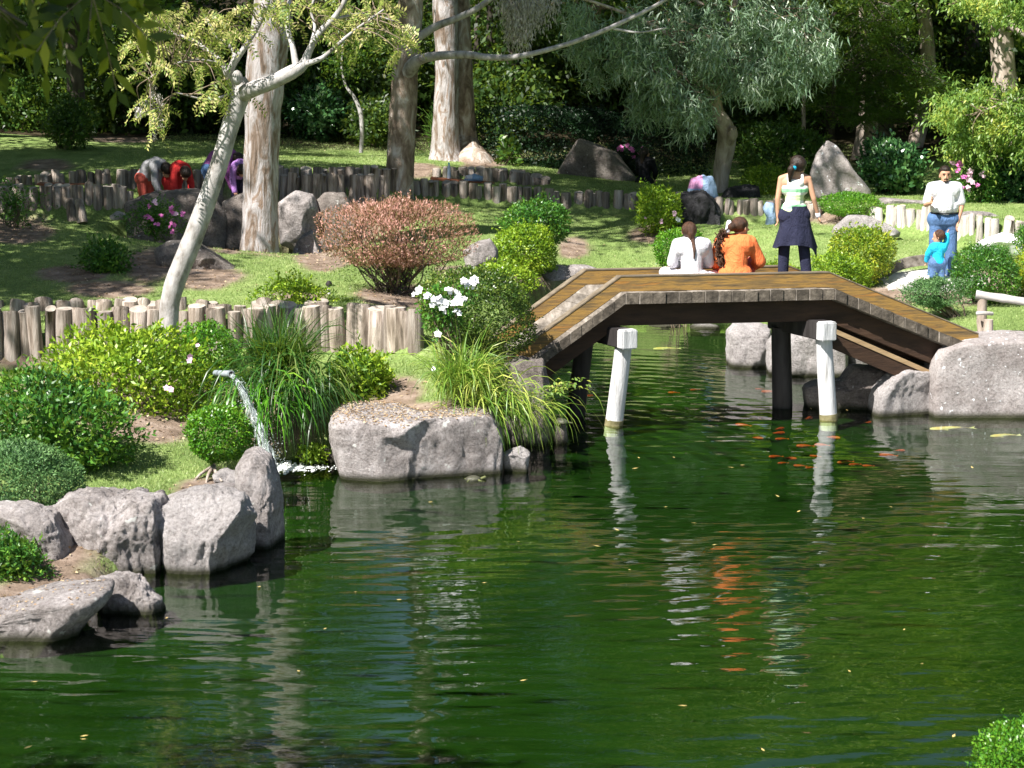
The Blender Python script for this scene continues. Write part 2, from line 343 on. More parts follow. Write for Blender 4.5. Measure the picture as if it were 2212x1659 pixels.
# ================================================================ pond outline and terrain
POND = [W(0, 1420), W(120, 1400), W(235, 1352), W(350, 1332), W(345, 1258), W(450, 1248), W(555, 1225), W(598, 1150), W(590, 1012), W(715, 1008),
        W(790, 1030), W(1060, 1030), W(1110, 985), W(1190, 950), W(1196, 880), W(1190, 790), W(1215, 715), W(1240, 704), W(1560, 708), W(1580, 780), W(1680, 790), W(1830, 808), W(1900, 800),
        W(1780, 895), W(1900, 880), W(2015, 900), W(2240, 900)]
POND = [p[:2] for p in POND] + [np.array(p) for p in ((9, 26), (13, 22), (12, 15), (7, 12.2), (4.2, 12.9), (3.2, 13.0), (2.5, 11.3), (0, 10.6), (-3, 10.8), (-7, 12.0), (-8.5, 13.8), (-6, 15.2))]
POND = np.array(POND)
def pond_sd(X, Y):                        # signed distance, negative inside the pond
    P = np.stack((X, Y), 1); d = np.full(len(X), 1e9); ins = np.zeros(len(X), bool)
    for a, b in zip(POND, np.roll(POND, -1, 0)):
        e = b - a; t = np.clip(((P - a) @ e) / (e @ e), 0, 1); d = np.minimum(d, np.hypot(*(P - a - t[:, None] * e).T))
        c = (a[1] > Y) != (b[1] > Y); xx = a[0] + (Y - a[1]) / (b[1] - a[1] + 1e-12) * (b[0] - a[0]); ins ^= c & (X < xx)
    return np.where(ins, -d, d)
CP = []
def cp(u, v, Y): CP.append(D(u, v, Y))
def ct(X, Y, Z): CP.append(np.array((X, Y, Z), float))
for a in ((0, 1250, 17), (0, 1130, 18.5), (150, 1150, 18.2), (150, 1250, 17.2), (350, 1035, 20.5), (450, 1045, 20.3), (300, 900, 22.5), (100, 780, 25.6), (0, 785, 25.4), (400, 780, 25.3), (600, 790, 25.2),
          (750, 780, 25.4), (850, 785, 25.2), (880, 860, 23.5), (960, 885, 22.9), (700, 885, 23.4), (640, 985, 22.9), (1100, 790, 24.8), (1160, 745, 25.4), (1120, 730, 26.5), (900, 745, 26.0), (1000, 742, 26.0), (970, 735, 26.8),
          # behind the front palisade
          (0, 652, 26.7), (200, 652, 26.8), (400, 654, 26.8), (600, 655, 26.8), (780, 656, 26.9), (0, 640, 27.8), (300, 640, 27.8), (700, 646, 27.8), (900, 660, 27.6), (1050, 690, 27.8), (1140, 700, 27.5),
          (0, 570, 30), (200, 590, 29.3), (400, 590, 29.5), (560, 550, 32), (700, 600, 30.2), (0, 500, 33), (200, 500, 33), (450, 535, 32.5), (850, 640, 28.5), (1000, 600, 31.5), (1200, 592, 34.6), (1300, 575, 35.6), (1450, 575, 35.8), (1540, 580, 35.8),
          (1300, 490, 39.5), (1000, 480, 37), (800, 520, 34), (900, 440, 39.6), (1100, 445, 40), (1380, 470, 40.2), (650, 560, 32.5), (1450, 520, 37.5), (1600, 540, 36), (1600, 492, 37), (1700, 500, 36.8), (1750, 560, 35.2),
          (1850, 560, 34.6), (1950, 545, 34.6), (2030, 600, 32.4), (1950, 612, 32.2), (2100, 545, 33.8), (2200, 535, 34), (1850, 500, 36.6), (1950, 520, 36), (2100, 650, 29.2), (2200, 690, 28), (2150, 725, 27), (1960, 640, 31), (2212, 740, 26.3), (1900, 700, 30.9), (1700, 660, 32), (1620, 640, 33.5),
          # upper terraces
          (0, 470, 35.6), (150, 470, 35.6), (300, 460, 35.8), (0, 405, 37.2), (200, 402, 37.2), (420, 440, 37.2), (600, 450, 37.0), (750, 440, 37.5), (100, 372, 39.3), (300, 370, 39.4), (500, 372, 39.5), (700, 366, 39.6), (840, 372, 40.2),
          (0, 340, 41.5), (400, 345, 41.5), (0, 300, 48), (300, 290, 49), (600, 330, 46), (800, 342, 45), (950, 395, 41.9), (1100, 395, 41.9), (1200, 400, 41.7), (1360, 425, 41), (1000, 362, 43.6), (1100, 352, 46), (1300, 384, 44), (1500, 402, 42), (1560, 410, 42), (1700, 430, 39.4), (1650, 425, 39.6),
          (1250, 370, 47), (1800, 432, 40), (1900, 440, 39.2), (2050, 455, 37), (2200, 465, 36.3), (2212, 430, 40), (1700, 400, 44), (1900, 380, 46), (600, 275, 53), (1000, 280, 53), (1500, 280, 53), (2000, 290, 53), (0, 240, 56), (500, 235, 58), (1200, 215, 60), (2100, 215, 60)): cp(*a)
for a in ((-60, 30, 3), (-20, 25, 2.0), (-12, 20, 1.0), (-10, 14, .7), (-9, 33, 1.8), (-12, 45, 2.8), (-6, 15.8, .25), (-5, 17, .35), (-7, 24, .9), (12, 28, .9), (14, 35, 1.4), (13, 45, 2.4), (20, 30, 2.0), (15, 20, .7), (60, 30, 4), (0, 9, .9), (0, 0, 2.9), (4, 10.5, .8), (3.8, 12.4, .28), (3.0, 12.3, .3), (-5, 9, .9), (-10, 0, 3), (10, 0, 3), (9, 9, 1.4), (0, -30, 6),
          (-30, 80, 7), (0, 85, 7.2), (30, 80, 7.5), (0, 130, 14), (80, 130, 15), (-80, 130, 15), (0, 250, 25), (150, 200, 25), (-150, 200, 25), (-150, 0, 8), (150, 0, 8), (0, -120, 8)): ct(*a)
WALLS = [([(-130, 672, 800, 25.7), (0, 668, 790, 25.9), (200, 667, 790, 26.1), (400, 668, 785, 26.2), (600, 664, 780, 26.2), (760, 656, 775, 26.0), (860, 660, 780, 25.7), (900, 668, 775, 25.4)], .38),
 ([(-60, 640, 670, 27.4), (60, 648, 675, 27.3), (200, 650, 675, 27.2), (360, 650, 675, 27.1), (520, 657, 675, 27.0), (700, 655, 675, 26.9)], .06),
 ([(-60, 395, 480, 36.4), (60, 402, 478, 36.4), (150, 403, 472, 36.3), (220, 398, 468, 36.4), (285, 405, 470, 36.6)], .08),
 ([(-60, 400, 425, 38.0), (40, 384, 428, 38.3), (150, 370, 432, 38.6), (270, 368, 440, 38.8), (400, 364, 440, 38.9), (520, 364, 440, 39.0)], .05),
 ([(275, 420, 520, 36.1), (480, 425, 540, 36.0), (620, 425, 562, 35.7), (745, 430, 562, 35.7)], .30),
 ([(590, 360, 430, 39.2), (700, 361, 430, 39.4), (780, 363, 430, 39.6), (840, 362, 440, 39.9)], .05),
 ([(893, 388, 432, 40.6), (960, 391, 436, 40.7), (1060, 398, 446, 40.7), (1150, 406, 452, 40.7), (1250, 414, 458, 40.8), (1372, 420, 462, 40.9)], .07),
 ([(935, 364, 400, 42.6), (1010, 362, 400, 42.8), (1080, 366, 405, 42.8), (1115, 371, 405, 42.6)], .06),
 ([(1545, 432, 480, 38.7), (1620, 434, 480, 38.9), (1700, 436, 478, 38.9), (1765, 440, 482, 38.6)], .05),
 ([(1880, 448, 505, 37.2), (1960, 447, 512, 36.8), (2050, 456, 520, 36.2)], .06),
 ([(2050, 462, 540, 35.4), (2100, 466, 552, 35.0), (2160, 474, 556, 34.8), (2260, 486, 556, 34.5)], .08)]
_keep = []
for p in CP:
    ok = True
    for pts, _o in WALLS:
        U = [q[0] for q in pts]; uu, vv = proj(*p)
        if min(U) - 40 < uu < max(U) + 40 and abs(p[1] - np.interp(uu, U, [q[3] for q in pts])) < .75: ok = False
    if ok: _keep.append(p)
CP = _keep
for pts, drop in WALLS:
    U = np.array([q[0] for q in pts]); uu = U[0]
    while uu <= U[-1]:
        vt, vb, Yw = (np.interp(uu, U, [q[k] for q in pts]) for k in (1, 2, 3)); a_, b_ = D(uu, vb, Yw), D(uu, vt, Yw)
        CP.append(a_ - (0, .16, 0)); CP.append(a_ - (0, .7, -.01)); CP.append(b_ + (0, .10, -drop)); CP.append(b_ + (0, .6, -drop * .6)); uu += .42 / mpu(Yw)
CP = np.array(CP)
_d = np.hypot(CP[:, None, 0] - CP[None, :, 0], CP[:, None, 1] - CP[None, :, 1])
_A = np.ones((len(CP) + 1,) * 2); _A[:-1, :-1] = -_d; _A[-1, -1] = 0; _A[np.arange(len(CP)), np.arange(len(CP))] -= .003
RW = np.linalg.solve(_A, np.append(CP[:, 2], 0))
def hgt(X, Y):
    X = np.atleast_1d(np.asarray(X, float)); Y = np.atleast_1d(np.asarray(Y, float)); z = np.empty(len(X))
    for s in range(0, len(X), 20000):
        x, y = X[s:s + 20000], Y[s:s + 20000]
        z[s:s + 20000] = -np.hypot(x[:, None] - CP[:, 0], y[:, None] - CP[:, 1]) @ RW[:-1] + RW[-1]
    sd_ = pond_sd(X, Y); n = fbm(np.stack((X, Y, 0 * X), 1), .8, 3, 3)
    z = np.maximum(z, .12) + .035 * n
    return -.55 + (z + .55) * sstep(.12, .62, sd_)
def gz(x, y): return float(hgt([x], [y])[0])
def Gd(u, v):                             # ground point seen at picture position (u, v)
    Ys = np.concatenate((np.arange(13, 60, .1), np.arange(60, 140, 1.0))); x, y, z = ray(u, v)
    X = x / y * Ys; Z = H + z / y * Ys; h = hgt(X, Ys); k = np.argmax(h >= Z)
    return np.array((X[k], Ys[k], h[k]))

SOIL = [(620, 490, 190, 60), (430, 480, 120, 60), (165, 590, 80, 18), (240, 625, 95, 20), (60, 775, 110, 22), (320, 575, 60, 40), (440, 600, 90, 30), (270, 295, 90, 14), (880, 640, 110, 26), (1000, 590, 60, 18), (1240, 535, 40, 24), (1190, 600, 90, 14), (1140, 610, 60, 30),
        (1420, 505, 60, 22), (100, 355, 60, 14), (860, 850, 60, 34), (830, 885, 190, 22), (960, 890, 60, 30), (450, 1060, 80, 28), (70, 1180, 150, 60), (150, 1270, 120, 40), (50, 1290, 110, 30), (640, 640, 60, 14), (780, 455, 200, 20), (900, 370, 60, 18), (1040, 350, 50, 18),
        (300, 915, 150, 40), (250, 860, 220, 60), (600, 900, 110, 90), (30, 500, 90, 30), (1350, 600, 230, 14), (1900, 640, 120, 24), (2100, 625, 130, 40), (1500, 600, 130, 20), (700, 560, 60, 26), (500, 540, 20, 10), (1100, 260, 1300, 34), (1100, 200, 1400, 60), (1550, 545, 80, 22), (1800, 470, 90, 14)]
PATHM = [(1075, 742, 60, 10), (1160, 745, 60, 10), (2010, 608, 110, 22), (2180, 540, 60, 12)]
def mask(X, Y, Z, L):
    u, v = proj(X, Y, Z); n = fbm(np.stack((X, Y, 0 * X), 1), 1.6, 9, 3) * .35; m = np.zeros(len(X))
    for a, b, c, d in L: m = np.maximum(m, sstep(1.15, .8, np.hypot((u - a) / c, (v - b) / d) + n))
    return m * (Y > 12)
def axis(a, b, st, far): 
    mid = np.arange(a, b + 1e-6, st); g_ = st; lo = []; x = a
    while x > -far: g_ *= 1.25; x -= g_; lo.append(x)
    g_ = st; hi = []; x = b
    while x < far * 1.3: g_ *= 1.25; x += g_; hi.append(x)
    return np.concatenate((lo[::-1], mid, hi))
xs, ys = axis(-8.5, 9, .13, 300), axis(12.5, 52, .14, 240)
GX, GY = np.meshgrid(xs, ys); gx, gy = GX.ravel(), GY.ravel(); gzv = hgt(gx, gy)
g = G(); nx = len(xs); i = np.arange(len(ys) - 1)[:, None] * nx; j = np.arange(nx - 1)[None]
g.add(np.stack((gx, gy, gzv), 1), np.stack(((i + j).ravel(), (i + j + 1).ravel(), (i + nx + j + 1).ravel(), (i + nx + j).ravel()), 1))
m, t, nd, lk, b = newmat('grass_and_soil'); co = coords(nd, lk)
gr = ramp(nd, [(.3, (.11, .17, .05)), (.5, (.19, .27, .085)), (.7, (.29, .36, .14))]); lk.new(tex(nd, lk, co, 1.3, 6, .7), gr.inputs[0])
g2 = ramp(nd, [(.35, (.6, .6, .55)), (.65, (1.25, 1.25, 1.2))]); lk.new(tex(nd, lk, co, 30, 4, .7), g2.inputs[0])
grass = mixc(nd, lk, 1.0, gr.outputs[0], g2.outputs[0], 'MULTIPLY')
so = ramp(nd, [(.3, (.10, .07, .05)), (.5, (.23, .17, .13)), (.7, (.38, .30, .25))]); lk.new(tex(nd, lk, co, 4, 8, .7), so.inputs[0])
def att(nm): 
    a = nd.new('ShaderNodeAttribute'); a.attribute_name = nm; return a.outputs['Fac']
col = mixc(nd, lk, att('soil'), grass, so.outputs[0]); col = mixc(nd, lk, att('path'), col, (.62, .60, .57)); fl_ = ramp(nd, [(.3, (.018, .014, .008)), (.55, (.05, .04, .022)), (.75, (.11, .085, .05))]); lk.new(tex(nd, lk, co, 3, 8, .7), fl_.inputs[0]); col = mixc(nd, lk, att('forest_floor'), col, fl_.outputs[0])
lk.new(col, b.inputs['Base Color']); b.inputs['Roughness'].default_value = .95; b.inputs['Specular IOR Level'].default_value = .15
bump(nd, lk, b, tex(nd, lk, co, 22, 8, .7), .8, .04)
ground = solo('ground', g, m, (0, 0, 0), kind='structure')
sm_ = mask(gx, gy, gzv, SOIL); sm_ = np.maximum(sm_, sstep(.25, .05, pond_sd(gx, gy)))
sm_ = np.maximum(sm_, sstep(49, 52, gy + .02 * np.abs(gx)))
for nm, arr in (('forest_floor', sstep(46.5, 48.5, gy + .3 * np.sin(gx))), ('soil', sm_), ('path', mask(gx, gy, gzv, PATHM))):
    ground.data.attributes.new(nm, 'FLOAT', 'POINT').data.foreach_set('value', arr.astype(np.float32))

# short grass on the lawns
def lawn(nb, ya, yb, xa=-8, xb=9, hh=.05):
    X = rng.uniform(xa, xb, nb); Y = ya * (yb / ya) ** rng.random(nb); Z = hgt(X, Y)
    ok = (pond_sd(X, Y) > .12) & (mask(X, Y, Z, SOIL) + mask(X, Y, Z, PATHM) < .3 + .3 * rng.random(nb))
    u, v = proj(X, Y, Z); ok &= (u > -60) & (u < 2270) & (v < 1680)
    X, Y, Z = X[ok], Y[ok], Z[ok]; n = len(X); P = np.stack((X, Y, Z - .005), 1)
    d = unit(np.stack((rng.normal(0, .5, n), rng.normal(0, .5, n), np.ones(n)), 1))
    L = hh * rng.uniform(.5, 1.3, n); s = unit(np.cross(d, rdir(n))) * (.0016 + .00016 * Y)[:, None]
    return np.stack((P - s, P + s, P + d * L[:, None]), 1).reshape(-1, 3), n
g = G()
for a in ((130000, 16, 27.5, -6, 1.5, .045), (240000, 26.5, 51, -8, 9, .035)):
    V, n = lawn(*a); g.add(V, np.arange(n * 3).reshape(-1, 3))
LM['grass'] = leafmat('grass_blade', [(.11, .18, .05), (.19, .28, .08), (.30, .38, .13), (.46, .50, .24)], .25, .5, clump=.8)
solo('lawn_grass', g, LM['grass'], (0, 0, 0), 'short green grass covering the lawns above and beside the pond', 'grass', kind='stuff')
# leaf litter on the bare soil
nb = 26000; X = rng.uniform(-8, 8, nb); Y = 16 * (48 / 16) ** rng.random(nb); Z = hgt(X, Y)
ok = (pond_sd(X, Y) > .1) & ((mask(X, Y, Z, SOIL) > .3) | (rng.random(nb) < .04)); P = np.stack((X, Y, Z + .012), 1)[ok]; n = len(P)
g = G(); leaves(g, P, rdir(n) * (1, 1, .25), np.tile((0, 0, 1.0), (n, 1)) + rng.normal(size=(n, 3)) * .4, rng.uniform(.025, .06, n), rng.uniform(.012, .03, n))
LM['litter'] = leafmat('dry_litter', [(.14, .09, .05), (.30, .20, .12), (.48, .36, .22), (.60, .50, .36)], .1, .8)
solo('leaf_litter', g, LM['litter'], (0, 0, 0), 'dry brown leaves strewn over the bare soil and lawn', 'leaf litter', kind='stuff')

# ================================================================ water
def sheet(name, z, mat):
    g = G(); xs_ = np.linspace(-10, 14, 40); ys_ = np.linspace(10.2, 36, 40); A, B = np.meshgrid(xs_, ys_); k = 40
    i = np.arange(k - 1)[:, None] * k; j = np.arange(k - 1)[None]
    g.add(np.stack((A.ravel(), B.ravel(), A.ravel() * 0 + z), 1), np.stack(((i + j).ravel(), (i + j + 1).ravel(), (i + k + j + 1).ravel(), (i + k + j).ravel()), 1))
    return solo(name, g, mat, (0, 0, 0), kind='structure')
m, t, nd, lk, b = newmat('pond_water'); nd.remove(b)
co = coords(nd, lk, (.7, 2.4, 1)); foam = W(640, 1010)
geo = nd.new('ShaderNodeNewGeometry')
def rings(cx, cy, sc, dist):
    mp = nd.new('ShaderNodeMapping'); mp.inputs['Location'].default_value = (-cx, -cy, 0); lk.new(geo.outputs['Position'], mp.inputs[0])
    wv = nd.new('ShaderNodeTexWave'); wv.wave_type = 'RINGS'; wv.rings_direction = 'Z'; wv.inputs['Scale'].default_value = sc
    wv.inputs['Distortion'].default_value = dist; wv.inputs['Detail'].default_value = 2; wv.inputs['Detail Scale'].default_value = .6; lk.new(mp.outputs[0], wv.inputs[0]); return wv.outputs['Fac']
def mth(op, a, c):
    x = nd.new('ShaderNodeMath'); x.operation = op
    for i_, q in ((0, a), (1, c)):
        if isinstance(q, (int, float)): x.inputs[i_].default_value = q
        else: lk.new(q, x.inputs[i_])
    return x.outputs[0]
h1 = mth('MULTIPLY', tex(nd, lk, co, 1.5, 1, .4, .3), 1.0)
h2 = mth('MULTIPLY', tex(nd, lk, co, 4.2, 1, .4, .4), .20)
h3 = mth('MULTIPLY', rings(foam[0], foam[1], 1.05, 1.4), .17)
h5 = mth('MULTIPLY', rings(1.5, 24.5, .9, 2.5), .08)
h4 = mth('MULTIPLY', tex(nd, lk, co, 9, 1, .5, .3), .035)
hs_ = mth('ADD', mth('ADD', mth('ADD', h1, h2), h4), mth('ADD', h3, h5))
amp = ramp(nd, [(.35, (.45, .45, .45)), (.65, (1, 1, 1))]); lk.new(tex(nd, lk, co, .35, 2, .5), amp.inputs[0])
bp = nd.new('ShaderNodeBump'); bp.inputs['Distance'].default_value = .10; lk.new(hs_, bp.inputs['Height'])
lk.new(mth('MULTIPLY', amp.outputs[0], .16), bp.inputs['Strength'])
fr = nd.new('ShaderNodeFresnel'); fr.inputs['IOR'].default_value = 1.5; lk.new(bp.outputs[0], fr.inputs['Normal'])
gl = nd.new('ShaderNodeBsdfGlossy'); gl.inputs['Roughness'].default_value = .0; lk.new(bp.outputs[0], gl.inputs['Normal'])
tr = nd.new('ShaderNodeBsdfTransparent'); tr.inputs[0].default_value = (.80, .92, .62, 1)
mx = nd.new('ShaderNodeMixShader'); lk.new(fr.outputs[0], mx.inputs[0]); lk.new(tr.outputs[0], mx.inputs[1]); lk.new(gl.outputs[0], mx.inputs[2])
lk.new(mx.outputs[0], nd['Material Output'].inputs[0])
sheet('water', 0, m)
mk = surfmat('green_murk', [(.3, (.0085, .026, .0058)), (.7, (.014, .040, .009))], .5, bs=0, rough=1, spec=0)
sheet('water_murk', -.13, mk)
# ================================================================ rocks
def star(poly, cx, cy):
    P = np.asarray(poly, float); n = 720; an = np.arange(n) / n * 2 * np.pi - np.pi; rr = np.full(n, 1e-3)
    dx, dy = np.cos(an), -np.sin(an)
    for a, b in zip(P, np.roll(P, -1, 0)):
        ax, ay = a[0] - cx, a[1] - cy; ex, ey = b[0] - a[0], b[1] - a[1]; den = dx * ey - dy * ex
        with np.errstate(all='ignore'):
            t = (ax * ey - ay * ex) / den; s = (ax * dy - ay * dx) / den
        ok = (s >= -1e-6) & (s <= 1 + 1e-6) & (t > 0); rr = np.where(ok & (t > rr), t, rr)
    return an, rr
def starfun(poly):
    P = np.asarray(poly, float); cx = (P[:, 0].min() + P[:, 0].max()) / 2; cy = (P[:, 1].min() + P[:, 1].max()) / 2
    an, rr = star(P, cx, cy)
    rr = np.convolve(np.concatenate((rr[-4:], rr, rr[:4])), np.ones(9) / 9, 'valid')
    return cx, cy, lambda phi: np.interp(phi, an, rr, period=2 * np.pi)
def rock(label, poly, Y, depth, mat='rock', rough=.05, e=3.2, seed=0, chops=7, name='rock', group=None, sub=5, lean=0, cat='rock'):
    cx, cy, rf = starfun(poly); Yf = Y - .4 * depth; C = D(cx, cy, Yf) + (0, .4 * depth, 0); k = mpu(Yf); V, Fc = ico(sub)
    phi = np.arctan2(V[:, 2], V[:, 0]); mm = np.hypot(V[:, 0], V[:, 2]); ps = np.arctan2(V[:, 1], mm)
    kk = (np.abs(np.cos(ps)) ** e + np.abs(np.sin(ps)) ** e) ** (-1 / e)
    q = np.stack((np.cos(phi) * np.cos(ps) * kk, np.sin(ps) * kk, np.sin(phi) * np.cos(ps) * kk), 1)
    rs = np.random.default_rng(seed + 100)
    for _ in range(chops):
        nrm = unit(rs.normal(size=3) * (.4, 1.2, .4)); lim = rs.uniform(.62, .88) + .22 * (1 - abs(nrm[1])); dd = q @ nrm; ex = np.maximum(dd - lim, 0); q = q - nrm * ex[:, None] * .97
    rad = rf(phi) * k; P = np.stack((q[:, 0] * rad, q[:, 1] * depth / 2, q[:, 2] * rad), 1)
    size = (rad.mean() + depth / 2) / 2; P = P + C; nv = unit(V)
    zlo = D(0, max(q_[1] for q_ in poly), Yf)[2]
    if zlo < .12: P[:, 2] = np.where(P[:, 2] < C[2], C[2] + (P[:, 2] - C[2]) * (1.25 + .25 / max(.2, C[2])), P[:, 2])
    n1 = fbm(P, 1.1 / size, seed, 4); n2 = 1 - 2 * np.abs(fbm(P * (1.2, 1, .45), 2.6 / size, seed + 5, 6, .68)); n3 = fbm(P * (1, 1, .7), 11, seed + 9, 4, .65)
    P = P + nv * (size * rough * (1.5 * n1 + 1.7 * (n2 - .62)) + .014 * n3)[:, None]
    P[:, 1] += lean * (P[:, 2] - C[2])
    g = G().add(P, Fc); base = (C[0], C[1], P[:, 2].min())
    return solo(name, g, M[mat], base, label, cat, group)
# near-left shore
rock('broad grey slab jutting into the pond at the lower left corner', [(-260, 1290), (0, 1325), (110, 1295), (232, 1282), (225, 1318), (150, 1385), (40, 1440), (-60, 1450), (-280, 1420)], 16.15, .95, 'rock', .06, seed=1, sub=6)
rock('small jagged rock tipping into the water beside the lower left slab', [(200, 1262), (240, 1252), (310, 1268), (345, 1300), (358, 1336), (300, 1352), (235, 1350), (205, 1320)], 16.75, .5, 'rock', .09, seed=2, chops=9, sub=6)
rock('wide craggy boulder under the juniper with a deeply shaded right side', [(98, 1110), (140, 1085), (240, 1090), (330, 1092), (345, 1130), (335, 1230), (300, 1275), (180, 1270), (135, 1215), (100, 1160)], 18.15, 1.0, 'rock', .08, seed=3, sub=6)
rock('pale rough boulder between the craggy boulder and the upright rock', [(335, 1110), (430, 1070), (520, 1082), (548, 1120), (540, 1190), (500, 1225), (410, 1262), (350, 1255), (335, 1180)], 18.25, .9, 'rock_pale', .07, seed=4, sub=6)
rock('tall upright rounded rock on the shore beside the waterfall pool', [(520, 990), (548, 980), (578, 1000), (598, 1060), (602, 1140), (592, 1200), (560, 1205), (530, 1160), (505, 1080), (505, 1020)], 19.1, .75, 'rock', .045, seed=5, chops=4, sub=6)
rock('thin flat slab lying on the soil behind the upright rock', [(455, 1030), (480, 1022), (520, 1025), (520, 1052), (490, 1062), (458, 1050)], 20.6, .4, 'rock_pale', .06, seed=6, sub=4)
rock('flat grey rock half buried under the grass above the pale boulder', [(330, 1095), (400, 1072), (490, 1062), (540, 1080), (500, 1105), (360, 1118)], 19.5, .7, 'rock', .05, seed=7, sub=4)
rock('bare brown rock half under soil at the left edge', [(-40, 1105), (40, 1100), (110, 1125), (150, 1200), (170, 1260), (60, 1240), (-40, 1200)], 17.9, .8, 'rock', .05, seed=8, sub=6)
# waterfall point
rock('big flat topped boulder littered with brown leaves beside the waterfall', [(706, 915), (740, 898), (850, 902), (960, 905), (1060, 908), (1086, 960), (1082, 1015), (1040, 1042), (880, 1042), (790, 1042), (730, 1012), (706, 965)], 22.4, 1.3, 'rock', .03, e=5, seed=10, chops=3, sub=6)
rock('dark upright boulder behind the striped grass at the bridge end', [(1090, 795), (1125, 778), (1175, 785), (1190, 850), (1188, 925), (1165, 965), (1110, 975), (1085, 900)], 24.1, .8, 'rock_dark', .05, seed=11, sub=6)
rock('small pale stone at the foot of the striped grass', [(1085, 985), (1125, 968), (1145, 985), (1140, 1008), (1090, 1012)], 22.4, .35, 'rock_pale', .06, seed=12, sub=4)
rock('small dark stone in the water beside the upright bridge end boulder', [(1188, 925), (1205, 905), (1222, 915), (1226, 940), (1200, 948)], 24.0, .25, 'rock_dark', .06, seed=13, sub=4)
rock('dark wet rock between the strap grass and the flat topped boulder', [(640, 990), (680, 970), (730, 985), (740, 1015), (650, 1018)], 22.9, .4, 'rock_dark', .07, seed=14, sub=4)
# right shore
rock('huge white flecked boulder at the right end of the bridge', [(2020, 800), (2035, 760), (2100, 742), (2220, 738), (2420, 760), (2430, 925), (2200, 925), (2020, 920)], 26.15, 1.5, 'rock_spot', .028, e=6, seed=15, chops=2)
rock('cracked pale block wedged left of the huge white flecked boulder', [(1925, 812), (1960, 800), (2018, 808), (2026, 915), (1950, 915), (1885, 890), (1896, 850)], 26.1, .9, 'rock_pale', .045, e=6, seed=16, chops=4)
rock('black shaded rock lying in the water under the right bridge slope', [(1745, 848), (1760, 838), (1830, 830), (1850, 800), (1920, 800), (1930, 880), (1890, 900), (1800, 895), (1755, 880)], 26.5, .9, 'rock_dark', .05, seed=17)
rock('pale faceted rock standing left of the dark bridge post', [(1575, 720), (1590, 702), (1640, 700), (1668, 712), (1680, 800), (1620, 798), (1578, 775)], 30.1, .9, 'rock_pale', .05, seed=18)
rock('broad pale rock seen between the two right hand bridge posts', [(1662, 745), (1700, 712), (1770, 715), (1835, 735), (1838, 805), (1760, 822), (1670, 812)], 29.3, 1.0, 'rock_pale', .045, seed=19)
rock('pale rock farthest right under the sloping bridge brace', [(1838, 760), (1860, 738), (1905, 745), (1925, 780), (1918, 812), (1842, 812)], 29.5, .8, 'rock_pale', .05, seed=20, sub=4)
rock('low white stone on the far waterline under the bridge', [(1490, 706), (1520, 700), (1555, 706), (1558, 716), (1492, 716)], 34.0, .4, 'rock_pale', .05, seed=21, sub=4)
rock('long low dark stone on the far waterline left of the white one', [(1395, 708), (1430, 700), (1478, 704), (1480, 716), (1398, 716)], 34.2, .4, 'rock_dark', .05, seed=22, sub=4)
# upper garden
rock('pointed standing stone leaning left above the clipped dome bush', [(1755, 380), (1768, 335), (1792, 306), (1812, 318), (1845, 365), (1885, 412), (1890, 432), (1830, 440), (1762, 432)], 39.8, .7, 'rock_spot', .02, seed=23, chops=3, name='standing_stone', cat='standing stone')
rock('rough black rock carrying the cloth bag beside the azalea', [(1448, 440), (1470, 420), (1520, 416), (1552, 440), (1562, 490), (1540, 520), (1470, 515), (1440, 500)], 38.6, .9, 'rock_black', .10, seed=24, chops=10)
rock('dark pyramid shaped boulder in front of the hedge', [(1205, 375), (1252, 302), (1290, 315), (1335, 335), (1375, 385), (1372, 405), (1300, 408), (1210, 392)], 44.0, 1.4, 'rock_dark', .035, seed=25, chops=5)
rock('grey rounded rock in front of the logs beside the weeping tree', [(1560, 430), (1575, 408), (1610, 398), (1640, 405), (1648, 440), (1600, 446), (1565, 445)], 40.2, .6, 'rock_black', .05, seed=26, sub=4)
rock('long pale rock lying under the clipped dome bush', [(1800, 500), (1840, 468), (1880, 470), (1930, 490), (1960, 512), (1880, 520), (1810, 515)], 36.3, .7, 'rock_pale', .04, seed=27, sub=4)
rock('long low grey rock on the log row left of the man', [(1895, 440), (1910, 429), (1960, 433), (2010, 436), (2012, 455), (1950, 458), (1905, 452)], 38.0, .5, 'rock', .03, seed=28, sub=4)
rock('rounded grey rock resting on the logs right of the man', [(2070, 470), (2090, 458), (2140, 460), (2190, 478), (2200, 492), (2130, 488), (2075, 485)], 36.2, .5, 'rock', .03, seed=29, sub=4)
rock('chalk white block at the foot of the right hand logs', [(2110, 545), (2125, 525), (2180, 505), (2230, 520), (2235, 555), (2150, 560)], 34.0, .6, 'petal_white', .03, seed=30, sub=4)
rock('grey slab on the lawn edge beside the left bridge ramp', [(1165, 590), (1200, 578), (1270, 577), (1295, 585), (1280, 605), (1180, 610)], 33.5, .7, 'rock', .04, seed=31, sub=4)
rock('grey rock behind the right side of the red topped bush', [(1000, 545), (1030, 525), (1058, 520), (1075, 545), (1070, 590), (1010, 595)], 31.0, .6, 'rock', .05, seed=32, sub=4)
rock('large dark slab the bending boys lean on', [(262, 440), (330, 418), (400, 414), (465, 424), (492, 470), (485, 550), (380, 556), (272, 530)], 35.9, 1.1, 'rock_dark', .04, e=5, seed=33, chops=4)
rock('dark shaded rock between the leaning trunk and the big eucalyptus', [(478, 440), (520, 422), (560, 440), (566, 545), (484, 550)], 35.8, .8, 'rock_dark', .06, seed=34)
rock('round boulder catching light right of the big eucalyptus', [(600, 440), (636, 418), (672, 424), (690, 470), (684, 530), (640, 548), (602, 530)], 35.5, .8, 'rock', .045, seed=35, chops=4)
rock('dark jagged rock behind the round boulder', [(676, 440), (700, 420), (740, 424), (772, 470), (765, 560), (684, 562)], 35.7, .9, 'rock_dark', .06, seed=36)
